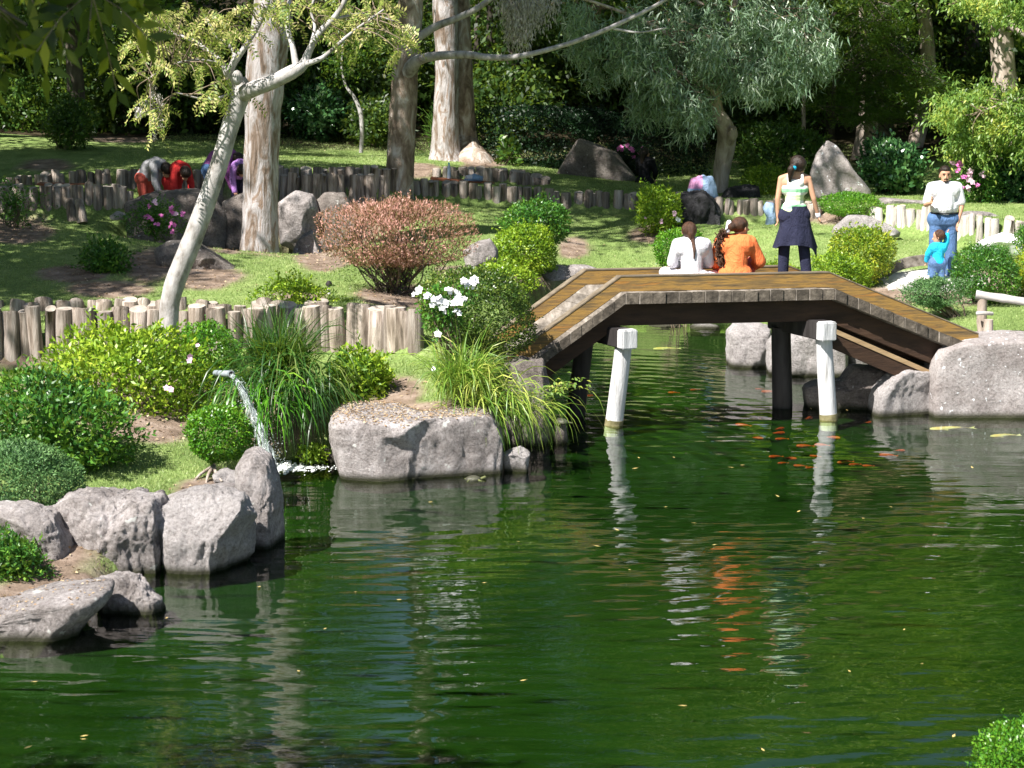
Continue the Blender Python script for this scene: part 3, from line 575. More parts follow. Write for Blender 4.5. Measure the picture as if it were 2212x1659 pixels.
rock('wedge shaped rock with a sunlit face left of the red topped bush', [(612, 580), (650, 512), (675, 500), (692, 545), (722, 590), (640, 594)], 34.2, .8, 'rock', .05, seed=37)
rock('bare sloping slab behind the leaning tree', [(325, 545), (360, 525), (420, 530), (480, 570), (535, 610), (470, 632), (380, 628), (335, 590)], 30.3, .9, 'rock_dark', .04, seed=38)
rock('small rock under the pink azalea', [(270, 520), (300, 505), (330, 515), (335, 545), (280, 550)], 33.5, .5, 'rock_dark', .05, seed=39, sub=4)
rock('small white stone at the foot of the upper left logs', [(232, 470), (250, 458), (272, 462), (275, 474), (240, 477)], 35.4, .3, 'rock_pale', .05, seed=40, sub=3)

# ================================================================ log palisades
def palisade(label, pts, wlog, seed=0, gaps=0, group='log palisades', mat='log'):
    """pts: (u, v_top, v_bottom, Y)"""
    rs = np.random.default_rng(seed); T = np.array([D(u, vt, Y) for u, vt, vb, Y in pts]); B = np.array([D(u, vb, Y) for u, vt, vb, Y in pts])
    seg = np.linalg.norm(np.diff(T[:, :2], axis=0), axis=1); s = np.concatenate(([0], np.cumsum(seg)))
    th = thing('log_palisade', label, 'log fence', (B[0][0], B[0][1], B[0][2]), group); x = 0
    while x < s[-1]:
        d = wlog * rs.uniform(.65, 1.2); c = x + d / 2; x += d * rs.uniform(.84, .95) + (gaps * (rs.random() < .25))
        t = [np.interp(c, s, T[:, k]) for k in range(3)]; zb = np.interp(c, s, B[:, 2]); ztop = t[2] + rs.normal(0, .022) * (1 if rs.random() < .8 else 1.8)
        r = d / 2 * 1.03; a = rs.normal(0, .012, 2); P = [(t[0] + a[0] * z * 3, t[1] + a[1] * z * 3 + rs.normal(0, .004), zb - .22 + (ztop - zb + .22) * z) for z in (0, .35, .7, .975, 1)]
        g = G(); tube(g, P, [r * q for q in (1.05, 1.02, 1.0, 1.0, .96)], 12, 0, True, .22, seed + int(x * 50), 1)
        part('log', g, [M[mat], M['log_end']], th)
    return th
palisade('front log palisade nearest the pond from left edge to the white azalea', [(-130, 672, 800, 25.7), (0, 668, 790, 25.9), (200, 667, 790, 26.1), (400, 668, 785, 26.2), (600, 664, 780, 26.2), (760, 656, 775, 26.0), (860, 660, 780, 25.7), (900, 668, 775, 25.4)], .205, 1)
palisade('second row of log tops just behind the front palisade', [(-60, 640, 700, 27.4), (60, 648, 700, 27.3), (200, 650, 700, 27.2), (360, 650, 700, 27.1), (520, 657, 700, 27.0), (700, 655, 700, 26.9)], .2, 2)
palisade('low log row with leaning stubs at the upper left below the bench', [(-60, 395, 480, 36.4), (60, 402, 478, 36.4), (150, 403, 472, 36.3), (220, 398, 468, 36.4), (285, 405, 470, 36.6)], .17, 3)
palisade('log retaining wall behind the bending boys', [(-60, 400, 420, 38.0), (40, 384, 425, 38.3), (150, 370, 430, 38.6), (270, 368, 440, 38.8), (400, 364, 440, 38.9), (520, 364, 440, 39.0)], .17, 4)
palisade('log wall between the big eucalyptus and the middle tree', [(590, 360, 430, 39.2), (700, 361, 430, 39.4), (780, 363, 430, 39.6), (840, 362, 440, 39.9)], .17, 5)
palisade('short front logs before the wall right of the big eucalyptus', [(600, 378, 430, 38.6), (660, 380, 432, 38.6), (730, 378, 425, 38.8), (820, 380, 435, 39.0)], .15, 6)
palisade('long row of sunlit log posts along the middle lawn', [(893, 388, 432, 40.6), (960, 391, 436, 40.7), (1060, 398, 446, 40.7), (1150, 406, 452, 40.7), (1250, 414, 458, 40.8), (1372, 420, 462, 40.9)], .17, 7, .04)
palisade('short dark log row behind the middle bench', [(935, 364, 400, 42.6), (1010, 362, 400, 42.8), (1080, 366, 405, 42.8), (1115, 371, 405, 42.6), (1175, 385, 412, 42.2)], .2, 8)
palisade('shaded log row between the black rock and the clipped dome bush', [(1545, 432, 480, 38.7), (1620, 434, 480, 38.9), (1700, 436, 478, 38.9), (1765, 440, 482, 38.6)], .15, 9, .05)
palisade('bright log row running behind the man', [(1880, 448, 505, 37.2), (1960, 447, 512, 36.8), (2050, 456, 520, 36.2)], .15, 10, mat='log_pale')
palisade('bleached tall logs at the right edge beside the man', [(2050, 462, 540, 35.4), (2100, 466, 552, 35.0), (2160, 474, 556, 34.8), (2260, 486, 556, 34.5)], .14, 11, mat='log_pale')
for lab, pl in (('leaning split stub before the upper left log row', ((150, 430, 35.8), (158, 470, 35.7))), ('slanting log stump at the end of the upper left log row', ((170, 432, 35.6), (178, 468, 35.5)))):
    g = G(); a, b_ = D(*pl[0]), D(*pl[1]); tube(g, [b_ - (0, 0, .1), (a + b_) / 2, a], [.09, .085, .07], 10, 0, True, .25, 3, 1)
    solo('log_stub', g, [M['log'], M['log_end']], b_, lab, 'log')
# benches between the palisades
M['bench'] = surfmat('red_brown_bench_plank', [(.3, (.16, .05, .025)), (.7, (.34, .13, .06))], 4, (.5, 2, 2), .6, .3, .01)
def bench(label, a, b_):
    A, B = D(*a), D(*b_); c = (A + B) / 2; d = unit(B - A); n = np.cross((0, 0, 1), d); th = thing('plank_bench', label, 'bench', c - (0, 0, .3), 'plank benches')
    L = np.linalg.norm(B - A)
    for s in (-1, 1): g = G(); box(g, c + n * s * .1, L, .18, .05, 0, d, n, bev=.006); part('seat_plank', g, M['bench'], th, False)
    for s in (-1, 1): g = G(); tube(g, [c + d * s * L * .38 - (0, 0, .45), c + d * s * L * .38 - (0, 0, .02)], .09, 10, 0, True, .1); part('support_log', g, M['log'], th)
bench('red brown plank bench between the upper left log rows', (82, 398, 37.3), (207, 401, 37.4))
bench('red brown plank bench carrying the bottle behind the middle logs', (930, 385, 41.8), (1068, 397, 41.8))

# ================================================================ bridge
M['cap'] = surfmat('grey_worn_cap', [(.3, (.09, .07, .05)), (.7, (.22, .18, .13))], 5, (.6, 3, 3), .8, .5, .01)
NL, N1, N2, NR = np.array((.12, 24.95, .76)), np.array((1.30, 25.12, 1.60)), np.array((3.84, 25.58, 1.60)), np.array((5.75, 25.95, .80))
WV = np.array((-.44, .84, 0)); UP = np.array((0, 0, 1.0))
br = thing('footbridge', 'low wooden footbridge with ochre kerb boards and three straight spans', 'footbridge', (2.5, 25.8, 0))
AXS = [(NL, N1), (N1, N2), (N2, NR)]
def skewbox(g, A, B, off0, off1, z0, z1, m=0, e0=0, e1=0):
    """slab from A to B (vertical ends), spanning off0..off1 along the width vector and z0..z1"""
    d = unit(B - A); A = A - d * e0; B = B + d * e1; wd = WV / np.linalg.norm(WV)
    V = [p + wd * o + UP * z for p in (A, B) for o in (off0, off1) for z in (z0, z1)]
    g.add(V, np.array(((0, 1, 3, 2), (4, 6, 7, 5), (0, 4, 5, 1), (2, 3, 7, 6), (0, 2, 6, 4), (1, 5, 7, 3))), m); return g
WD = np.linalg.norm(WV)
for side, o in (('near', 0.02), ('far', WD - .10)):
    for k, (A, B) in enumerate(AXS):
        g = skewbox(G(), A, B, o, o + .085, .003, .175, e0=(.0 if k else .15)); kb = part('kerb_board', g, M['kerb'], br, False)
for k, (A, B) in enumerate(AXS):
    L = np.linalg.norm(B - A); n = int(round(L / .165)); d = unit(B - A); rs = np.random.default_rng(k)
    for q in range(n):
        a, b_ = A + d * L * (q + .03) / n, A + d * L * (q + .97) / n; o = rs.uniform(-.022, .012)
        g = skewbox(G(), a, b_, -.10 + o, WD + .08 + o, -.135, rs.uniform(-.006, .001)); q8 = g.F[0]; g.F = [q8[[0, 1, 4, 5]], q8[[2, 3]]]; g.M = [0, 1]; part('deck_plank', g, [M['plank'], M['plank_end']], br, False)
    for o in (.02, WD - .10): part('kerb_cap', skewbox(G(), A, B, o - .006, o + .091, .1775, .192, e0=(.0 if k else .15)), M['cap'], br, False)
    for o in (.05, WD * .5, WD - .17):
        part('stringer_beam', skewbox(G(), A, B, o, o + .12, -.41, -.14, e0=.05 if k == 0 else 0), M['beam'], br, False)
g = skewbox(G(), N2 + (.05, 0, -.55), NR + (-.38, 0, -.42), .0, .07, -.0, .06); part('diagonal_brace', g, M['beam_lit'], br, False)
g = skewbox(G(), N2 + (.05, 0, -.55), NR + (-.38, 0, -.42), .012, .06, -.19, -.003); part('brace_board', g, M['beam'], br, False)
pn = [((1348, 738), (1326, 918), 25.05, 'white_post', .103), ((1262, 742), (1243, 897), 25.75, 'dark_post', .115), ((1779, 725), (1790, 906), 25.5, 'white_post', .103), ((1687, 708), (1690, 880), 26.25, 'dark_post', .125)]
for (t_, b2, Y, mt, r) in pn:
    a, b_ = D(*t_, Y), W(*b2, 0); d = unit(b_ - a); g = G(); bb = b_ + d * .5
    tube(g, [a - d * .02, (a + b_) / 2, b_ - d * .06, b_ + d * .2], [r * .97, r, r * 1.03, r * 1.03], 18, 0, True, .03, 5)
    p = part('support_post', g, M[mt], br, label='white sunlit post' if mt == 'white_post' else 'dark shaded post')
    if mt == 'white_post': g = G(); tube(g, [b_ - d * .07, b_ + d * .02], [r * 1.06, r * 1.08], 18, 0, True, .08, 3); part('algae_ring', g, M['algae'], p)
for (u, v, Y, fu, fv, fY) in ((1350, 718, 24.95, 1265, 722, 25.85), (1780, 707, 25.4, 1690, 700, 26.3)):
    a, b_ = D(u, v, Y), D(fu, fv, fY); a[2] = b_[2] = (a[2] + b_[2]) / 2; d = unit(b_ - a); L = np.linalg.norm(b_ - a)
    g = G(); box(g, (a + b_) / 2 + d * .1, L + .2, .2, .22, 0, d, np.cross(UP, d), bev=.01); cb = part('cross_beam', g, M['dark_post'], br, False)
    g = G(); box(g, a - d * .06, .14, .21, .23, 0, d, np.cross(UP, d), bev=.015); part('beam_end', g, M['white_post'], cb, False)
# curved stepping bridge by the man
ab = thing('arched_footbridge', 'small arched stone footbridge with curved timber edge under the man', 'footbridge', W(2000, 640, .6))
AX = lambda Y, vs: [D(u, v, Y) for u, v in vs]
c1 = spline(AX(32.9, [(1888, 612), (1915, 588), (1950, 570), (1990, 562), (2035, 562), (2075, 572)]), 4)
g = G(); k = len(c1); V = []
for p in c1: V += [p + (0, 0, -.09), p + (0, .12, -.09), p + (0, .12, .07), p + (0, 0, .07)]
i = np.arange(k - 1)[:, None] * 4; j = np.arange(4)[None]; g.add(V, [np.stack(((i + j).ravel(), (i + (j + 1) % 4).ravel(), (i + 4 + (j + 1) % 4).ravel(), (i + 4 + j).ravel()), 1), np.array(((0, 1, 2, 3), (4 * k - 1, 4 * k - 2, 4 * k - 3, 4 * k - 4)))])
part('edge_beam', g, M['plank'], ab, False)
c2 = spline(AX(32.0, [(1885, 645), (1930, 622), (1980, 608), (2040, 602), (2090, 612)]), 4); g = G(); V = []
for p in c2: V += [p + (0, 0, -.14), p + (0, .85, -.06), p + (0, .85, .05), p]
k = len(c2); i = np.arange(k - 1)[:, None] * 4
g.add(V, [np.stack(((i + j).ravel(), (i + (j + 1) % 4).ravel(), (i + 4 + (j + 1) % 4).ravel(), (i + 4 + j).ravel()), 1), np.array(((0, 1, 2, 3), (4 * k - 1, 4 * k - 2, 4 * k - 3, 4 * k - 4)))])
part('walkway', g, M['petal_white'] if 0 else surfmat('pale_stone_slab', [(.3, (.50, .48, .45)), (.7, (.68, .66, .63))], 3), ab, False)
# bamboo style railing on the right
M['bamboo'] = surfmat('weathered_bamboo', [(.3, (.30, .28, .26)), (.7, (.56, .54, .52))], 4, (1, 3, 3), .7, .3, .01)
rl = thing('bamboo_railing', 'grey bamboo rail on lashed posts at the right edge', 'railing', D(2120, 742, 27))
A, B = D(2108, 636, 27.0), D(2420, 682, 26.6); g = G(); Ps = [A + (B - A) * t for t in np.linspace(0, 1, 17)]
tube(g, Ps, [.05 + (.008 if i % 3 == 0 else 0) for i in range(17)], 12, 0, True, .04, 2); part('rail', g, M['bamboo'], rl)
for (u, v0, v1, Y) in ((2122, 645, 745, 27.0), (2136, 690, 748, 26.8), (2330, 672, 760, 26.7)):
    g = G(); tube(g, [D(u + 4, v1, Y), D(u - 2, (v0 + v1) / 2, Y), D(u, v0, Y)], [.075, .068, .06], 10, 0, True, .22, int(u)); part('post', g, M['bark_tan'], rl)
g = G(); a = D(2121, 676, 26.9); tube(g, [a + (-.08, -.05, 0), a + (0, -.09, .01), a + (.08, -.05, 0), a + (.13, .0, -.01)], .025, 8); part('lashing', g, M['bamboo'], rl)
# ================================================================ shrubs
def flower(g, c, r, m=0, n=5, up=(0, -.8, .5)):
    up = unit(np.asarray(up) + rng.normal(size=3) * .35); a = unit(np.cross(up, (0.3, 0.1, 1))); b2 = np.cross(up, a)
    th = np.arange(n) / n * 2 * np.pi; Dr = np.cos(th)[:, None] * a + np.sin(th)[:, None] * b2 + up * .45
    leaves(g, np.tile(c, (n, 1)), Dr, np.tile(up, (n, 1)), r, r * .95, m, .05); return g
def volume_pts(poly, Y, depth, n, lump=.1, shell=.35, seed=0, lsc=1.0, flat=0):
    cx, cy, rf = starfun(poly); C = D(cx, cy, Y); k = mpu(Y); d = rdir(n); d = d[(rng.random(n) < np.where(d[:, 1] > .3, .45, 1))]; n = len(d)
    phi = np.arctan2(d[:, 2], d[:, 0]); mm = np.hypot(d[:, 0], d[:, 2]); mm = mm ** .85
    rad = rf(phi) * k; B = np.stack((np.cos(phi) * mm * rad, d[:, 1] * depth / 2, np.sin(phi) * mm * rad), 1)
    size = (rad.mean() + depth / 2) / 2
    t = 1 - shell * rng.random(n) ** 1.6 + lump * (fbm(d + seed, 2.6 * lsc, seed, 2) + .5 * fbm(d + seed, 7 * lsc, seed + 3, 2)) - lump * .35
    return C, C + B * t[:, None], d, size, k
def bush(label, poly, Y, depth, n, L, mat, Wr=.42, lump=.12, shell=.4, seed=0, stems=6, flowers=(), fl=None, group=None, name='shrub', cat='shrub', outw=.8, up=.35, rnd=.9, stem_r=.012, baseu=None, cols=None, extra=None, stemmat='twig', lsc=1.0):
    C, P, d, size, k = volume_pts(poly, Y, depth, int(n * .8), lump * 1.25, min(.9, shell * 1.2), seed, lsc); P_ = np.asarray(poly, float)
    bu = baseu if baseu is not None else C[0]; bu = D(baseu, P_[:, 1].max(), Y)[0] if baseu is not None else C[0]
    zb = gz(bu, Y); zlow = D(0, P_[:, 1].max(), Y)[2]; base = np.array((bu, Y, zb if 'red tipped' in label else min(zb, zlow)))
    th = thing(name, label, cat, base, group); g = G(); n = len(P)
    L = L * 1.25
    leaves(g, P, d * outw + rdir(n) * rnd + np.array((0, 0, up)), d + rdir(n) * .6, L * rng.uniform(.6, 1.25, n), L * Wr * rng.uniform(.7, 1.2, n))
    ns = int(n / (45 if shell > .3 else 140)); sel = rng.integers(0, n, ns); kk = 7; sd2 = unit(d[sel] + rdir(ns) * .55 + np.array((0, 0, .5))); ln = L * rng.uniform(1.0, 3.2, ns)
    tt = np.tile(np.linspace(.1, 1, kk), ns); SP = np.repeat(P[sel], kk, 0) + np.repeat(sd2 * ln[:, None], kk, 0) * tt[:, None]
    leaves(g, SP, np.repeat(sd2, kk, 0) * .8 + rdir(ns * kk) * .9, rdir(ns * kk), L * rng.uniform(.6, 1.1, ns * kk), L * Wr)
    part('foliage', g, LM[mat], th)
    rs = np.random.default_rng(seed + 7); sp = P[rs.choice(len(P), stems, replace=False)]
    g = G()
    for q in sp:
        e = C + (q - C) * .8; b0 = base + np.array((rs.normal(0, .05), rs.normal(0, .05), -.05)); mid = (b0 + e) / 2 + rs.normal(size=3) * size * .08
        tube(g, spline([b0, mid, e], 4), np.linspace(stem_r, stem_r * .4, 9), 6, 0, False, .1)
    if stems: part('branches', g, M[stemmat], th)
    for (u, v, r, mt) in flowers:
        c = D(u, v, Y - depth * .5 * .92 * math.sqrt(max(0.05, 1 - ((u - P_[:, 0].mean()) / (np.ptp(P_[:, 0]) / 2 + 1)) ** 2 * .8 - ((v - P_[:, 1].mean()) / (np.ptp(P_[:, 1]) / 2 + 1)) ** 2 * .7)))
        g = G()
        for q in range(3): flower(g, c + rng.normal(size=3) * r * .35, r * rng.uniform(.7, 1))
        part('flower', g, M[mt], th)
    return th, C, P, d
def ell(cu, cv, ru, rv, n=14, jit=.08, seed=0):
    rs = np.random.default_rng(seed + int(cu)); a = np.arange(n) / n * 2 * np.pi
    return [(cu + ru * math.cos(t) * (1 + rs.normal(0, jit)), cv + rv * math.sin(t) * (1 + rs.normal(0, jit))) for t in a]

# ---- near left bank
bush('large sunlit yellow green azalea with two pink flowers below the front palisade', [(78, 770), (130, 720), (220, 700), (330, 702), (420, 735), (470, 790), (488, 870), (480, 940), (400, 985), (300, 975), (200, 920), (110, 840)], 23.4, 1.9, 17000, .062, 'azalea', lump=.16, seed=1, stems=14,
     flowers=[(413, 773, .05, 'petal_pale'), (366, 842, .05, 'petal_pale'), (428, 747, .03, 'petal_pale'), (300, 780, .02, 'petal_pale')])
bush('darker green azalea mass at the left edge in front of the yellow green one', [(-60, 800), (60, 790), (140, 830), (230, 855), (300, 900), (308, 950), (280, 1000), (210, 1038), (120, 1010), (0, 980), (-60, 960)], 20.8, 1.7, 13000, .058, 'azalea_dk', lump=.18, seed=2, stems=10)
bush('low grey green juniper mound at the left edge of the bank', [(-70, 960), (20, 945), (110, 965), (170, 1010), (190, 1070), (170, 1110), (90, 1128), (0, 1100), (-70, 1090)], 18.6, 1.1, 30000, .032, 'juniper', Wr=.3, lump=.07, shell=.22, seed=3, stems=8, name='juniper', cat='juniper')
bush('tight green boxwood ball on a short trunk beside the waterfall', [(398, 930), (415, 890), (465, 876), (515, 882), (545, 920), (548, 960), (520, 992), (460, 1000), (415, 975)], 20.9, .62, 9000, .030, 'box', Wr=.55, lump=.07, shell=.25, seed=4, stems=0, name='boxwood_ball', cat='boxwood')
p_ = bpy.data.objects['boxwood_ball']; g = G(); base = WL[p_]; tc = D(462, 985, 20.9)
tube(g, spline([base + (0, 0, -.05), tc + (-.01, 0, -.12), tc + (0.01, 0, .1)], 3), [.035, .03, .028, .026, .024, .022, .02], 8, 0, True, .15)
for (du, dv) in ((-45, 62), (-10, 55), (25, 50)): tube(g, spline([tc + (0, 0, -.1), D(455 + du * .5, 1025, 20.6), D(455 + du, 990 + dv, 20.4)], 3), np.linspace(.022, .009, 7), 6, 0, True, .15)
part('trunk', g, M['bark_tan'], p_)
bush('rounded green shrub half shaded behind the big azalea and strap grass', [(385, 740), (400, 705), (450, 695), (500, 715), (520, 760), (515, 800), (450, 820), (400, 790)], 24.6, .9, 7000, .036, 'box', Wr=.5, seed=5, lump=.08)
bush('small lush azalea between the strap grass and the striped grass', [(692, 890), (700, 830), (725, 760), (770, 738), (830, 760), (838, 800), (850, 850), (860, 890), (800, 905), (730, 910)], 23.9, .8, 4200, .065, 'azalea', lump=.22, seed=6, stems=8, shell=.55)
bush('low spreading yellow green azalea sitting above the front palisade logs', [(528, 655), (545, 622), (590, 606), (650, 608), (700, 625), (760, 640), (760, 662), (640, 668), (540, 668)], 27.3, .7, 5000, .048, 'azalea', seed=7, stems=5)
bush('round dark clipped bush at the left end of the bridge', [(900, 620), (940, 588), (1010, 575), (1090, 590), (1140, 630), (1162, 690), (1164, 735), (1128, 765), (1040, 760), (960, 740), (915, 690)], 24.5, 1.2, 24000, .030, 'holly', Wr=.5, lump=.08, shell=.22, seed=8, stems=8)
wf = [(903, 628, .07), (925, 640, .07), (945, 645, .08), (965, 655, .08), (985, 650, .09), (968, 632, .06), (1000, 612, .08), (1018, 604, .08), (1010, 618, .06), (940, 655, .07), (988, 672, .06), (955, 668, .06), (896, 632, .05), (1022, 618, .05), (945, 718, .07), (938, 797, .045), (990, 636, .06), (1005, 645, .05)]
bush('leggy azalea with large white flowers before the round dark bush', [(888, 640), (915, 612), (960, 600), (1020, 598), (1030, 640), (1010, 690), (985, 735), (930, 745), (900, 700)], 23.6, .5, 1300, .05, 'azalea_dk', lump=.25, shell=.8, seed=9, stems=16, flowers=[(u, v, r * .74, 'petal_white') for u, v, r in wf], baseu=985)
# strap leaved grasses
def strapgrass(label, base_uv, Y, n, L, mat, spread, droop, lean=(0, 0), seed=0, low=None, wd=.02):
    b0 = D(*base_uv, Y); th = thing('strap_grass', label, 'ornamental grass', b0, 'strap leaved grass clumps'); g = G()
    P = b0 + rng.normal(size=(n, 3)) * (.13, .13, .04); a = rng.random(n) * 2 * np.pi; sp = np.sqrt(rng.random(n)) * spread
    Dr = np.stack((np.cos(a) * sp + lean[0], np.sin(a) * sp + lean[1], np.ones(n)), 1)
    blades(g, P, Dr, L * rng.uniform(.55, 1.1, n), wd * rng.uniform(.6, 1.1, n), droop * rng.uniform(.4, 1.5, n), 0, 6)
    part('leaves', g, LM[mat], th); return th, g
strapgrass('tall dark strap grass clump beside the falling water', (600, 830), 23.3, 620, .98, 'strap', .60, .34, (.05, 0), wd=.020)
g = G(); b0 = D(615, 830, 23.1); n = 420; P = b0 + rng.normal(size=(n, 3)) * (.22, .12, .12)
blades(g, P, np.stack((rng.normal(.0, .5, n), rng.normal(-.45, .2, n), rng.uniform(.0, .6, n)), 1), rng.uniform(.7, 1.25, n), .018, rng.uniform(.5, 1.1, n), 0, 6)
part('hanging_leaves', g, LM['strap'], bpy.data.objects['strap_grass'])
g = G(); n = 90; P = D(560, 870, 22.6) + rng.normal(size=(n, 3)) * (.14, .06, .10)
blades(g, P, np.stack((rng.normal(.05, .3, n), rng.normal(-.3, .2, n), rng.uniform(.1, .5, n)), 1), rng.uniform(.5, .95, n), .022, rng.uniform(.6, 1.1, n), 0, 6)
part('hanging_leaves', g, LM['box'], bpy.data.objects['strap_grass'])
th2, _ = strapgrass('yellow striped grass clump spilling over the rocks by the bridge', (1000, 850), 23.0, 520, .84, 'strap_y', .75, .6, (.08, -.1), wd=.018)
g = G(); n = 330; P = D(1055, 880, 22.9) + rng.normal(size=(n, 3)) * (.24, .10, .09)
blades(g, P, np.stack((rng.normal(.55, .35, n), rng.normal(-.35, .2, n), rng.uniform(.2, .7, n)), 1), rng.uniform(.55, 1.0, n), .015, rng.uniform(.5, 1.0, n), 0, 6)
part('hanging_leaves', g, LM['strap_y'], th2)
# yellow maple-like sprig beside it
def sprig(label, pts, Y, n, L, mat, name='leafy_sprig', cat='branch', spread=.12, r=.006):
    S = spline([D(u, v, Y + dy) for u, v, dy in pts], 8); th = thing(name, label, cat, S[0]); g = G(); tube(g, S, np.linspace(r, r * .3, len(S)), 5); part('twig', g, M['twig'], th)
    k = rng.integers(len(S) // 3, len(S), n); P = S[k] + rng.normal(size=(n, 3)) * spread * (1, .8, .5); g = G()
    leaves(g, P, rdir(n) + (.6, 0, -.1), np.tile((0, -.4, 1.0), (n, 1)) + rdir(n) * .5, L * rng.uniform(.6, 1.2, n), L * .45); part('foliage', g, LM[mat], th)
sprig('yellow leaved sprig reaching right over the water from the striped grass', [(1110, 870, 0), (1160, 850, -.2), (1200, 835, -.3), (1242, 828, -.3)], 23.2, 150, .06, 'yg', spread=.085)
bush('scattered low groundcover leaves beside the strap grass at the waterline', [(640, 985), (655, 965), (700, 960), (712, 985), (690, 1000), (650, 1000)], 22.7, .4, 700, .05, 'azalea', seed=12, stems=0, shell=.7)
bush('dark straggly low plant on the slab at the left edge', [(-60, 1150), (0, 1140), (60, 1175), (110, 1215), (120, 1250), (60, 1265), (-60, 1240)], 17.2, .7, 5000, .04, 'azalea_dk', seed=13, stems=4, lump=.25, shell=.6)
bush('bright moss tuft growing on the small jagged rock', [(262, 1285), (280, 1275), (300, 1290), (300, 1320), (275, 1328), (262, 1310)], 16.65, .2, 700, .02, 'azalea', seed=14, stems=0)
# ---- middle garden
_, C, P, d = bush('wide red tipped flat topped bush on bare twiggy stems', [(668, 505), (690, 458), (750, 440), (860, 434), (970, 440), (1026, 468), (1040, 515), (1024, 552), (960, 572), (860, 582), (760, 574), (695, 550)], 28.9, 1.9, 26000, .038, 'red', Wr=.36, lump=.10, shell=.4, seed=20, stems=20, up=.9, stem_r=.02)
rt = bpy.data.objects['shrub'] if 0 else WL and [o for o in WL if o.name.startswith('shrub') and 'red tipped' in o.get('label', '')][0]
g = G(); n = 2600; sel = rng.integers(0, len(P), n); Q = P[sel]; Q = Q[Q[:, 2] > C[2] + .15]; n = len(Q)
leaves(g, Q, rdir(n) * .5 + (0, 0, 1.4), rdir(n), .09, .011); part('shoot_tips', g, LM['red'], rt)
g = G()
for q in range(46):
    a = rng.random() * 6.28; b0 = WL[rt] + np.array((rng.normal(0, .10), rng.normal(0, .10), -.05)); e = C + np.array((math.cos(a) * rng.uniform(.2, .95), math.sin(a) * .7, rng.uniform(-.2, .15)))
    tube(g, spline([b0, (b0 + e) / 2 + rng.normal(size=3) * .07 + (0, 0, -.06), e], 5), np.linspace(.014, .006, 11), 6, 0, False)
part('branches', g, M['bark_dark'], rt)
g = G(); n = 2600; Q = C + rng.normal(size=(n, 3)) * (.42, .3, .17) - (0.0, 0, .42); leaves(g, Q, rdir(n), rdir(n), .035, .014); part('inner_foliage', g, LM['holly'], rt)
bush('upper blue green clipped bush of the pair on the middle lawn', [(1078, 480), (1100, 445), (1160, 430), (1210, 440), (1238, 475), (1235, 505), (1200, 530), (1120, 525)], 34.3, 1.0, 12000, .042, 'azalea_dk', Wr=.5, lump=.1, seed=21)
bush('lower yellow green clipped bush of the pair on the middle lawn', [(1060, 540), (1075, 500), (1120, 485), (1180, 492), (1205, 530), (1200, 580), (1150, 600), (1090, 590)], 33.2, 1.0, 12000, .042, 'azalea', Wr=.5, lump=.1, seed=22)
bush('soft green low bush between the round dark bush and the clipped pair', [(1010, 600), (1050, 565), (1100, 575), (1160, 590), (1170, 620), (1130, 640), (1050, 620)], 30.0, .7, 6000, .04, 'azalea', seed=23)
bush('straggly azalea with pale flowers left of the black rock', [(1368, 450), (1385, 410), (1420, 398), (1455, 410), (1468, 440), (1478, 480), (1440, 508), (1390, 500)], 38.0, .9, 5500, .055, 'azalea', lump=.2, seed=24, flowers=[(1460, 462, .05, 'petal_pale'), (1430, 480, .04, 'petal_pale'), (1465, 475, .05, 'petal_white'), (1395, 470, .035, 'petal_pale')])
bush('round clipped bush behind the person in white', [(1408, 530), (1425, 502), (1470, 494), (1510, 500), (1532, 530), (1525, 570), (1470, 582), (1420, 570)], 34.0, .9, 11000, .034, 'box', Wr=.5, lump=.06, shell=.25, seed=25)
bush('low green bush on the far bank right of the person in orange', [(1600, 600), (1620, 578), (1680, 570), (1740, 580), (1750, 610), (1700, 625), (1610, 620)], 31.5, .6, 6000, .04, 'azalea', seed=26)
bush('golden topped round bush right of the standing girl', [(1790, 520), (1815, 498), (1870, 490), (1920, 502), (1935, 535), (1925, 580), (1880, 612), (1820, 605), (1792, 560)], 32.6, 1.0, 12000, .042, 'yellow', Wr=.45, lump=.1, seed=27)
bush('green loose bush below the golden topped bush behind the kerb', [(1745, 585), (1760, 555), (1800, 545), (1850, 555), (1880, 585), (1885, 620), (1830, 640), (1760, 620)], 31.6, .8, 8000, .04, 'azalea', seed=28)
bush('flat clipped dome bush on short stems below the standing stone', [(1758, 440), (1780, 424), (1830, 415), (1880, 422), (1915, 445), (1920, 465), (1880, 474), (1840, 468), (1790, 462)], 37.5, 1.1, 16000, .032, 'box', Wr=.4, lump=.05, shell=.25, seed=29, baseu=1812)
bush('dense dark green round bush at the right beside the man', [(2050, 590), (2065, 545), (2110, 525), (2165, 530), (2195, 570), (2205, 625), (2180, 660), (2110, 655), (2060, 630)], 29.2, 1.2, 17000, .034, 'azalea_dk', Wr=.4, lump=.1, seed=30)
bush('layered dark juniper with bare twisting stems below the round right bush', [(1920, 625), (1960, 610), (2030, 598), (2090, 605), (2100, 640), (2070, 668), (2000, 662), (1940, 655)], 28.4, .9, 13000, .034, 'juniper', Wr=.25, lump=.25, seed=31, stems=18, stem_r=.016, name='juniper', cat='juniper', baseu=2070)
bush('bright yellow green bush at the right edge behind the bamboo rail', [(2190, 560), (2205, 535), (2250, 530), (2290, 600), (2260, 680), (2205, 640)], 29.6, .8, 7000, .04, 'yellow', seed=32)
bush('small round dark bush cut by the right edge above the bright one', [(2188, 520), (2200, 490), (2250, 480), (2290, 510), (2260, 545), (2200, 545)], 32.0, .8, 7000, .036, 'azalea_dk', seed=33)
bush('bright leafy foreground bush at the lower right corner', [(2080, 1670), (2100, 1600), (2150, 1565), (2230, 1545), (2340, 1560), (2380, 1680), (2300, 1780), (2120, 1760)], 12.9, .8, 17000, .024, 'box', Wr=.45, lump=.12, seed=34, shell=.3)
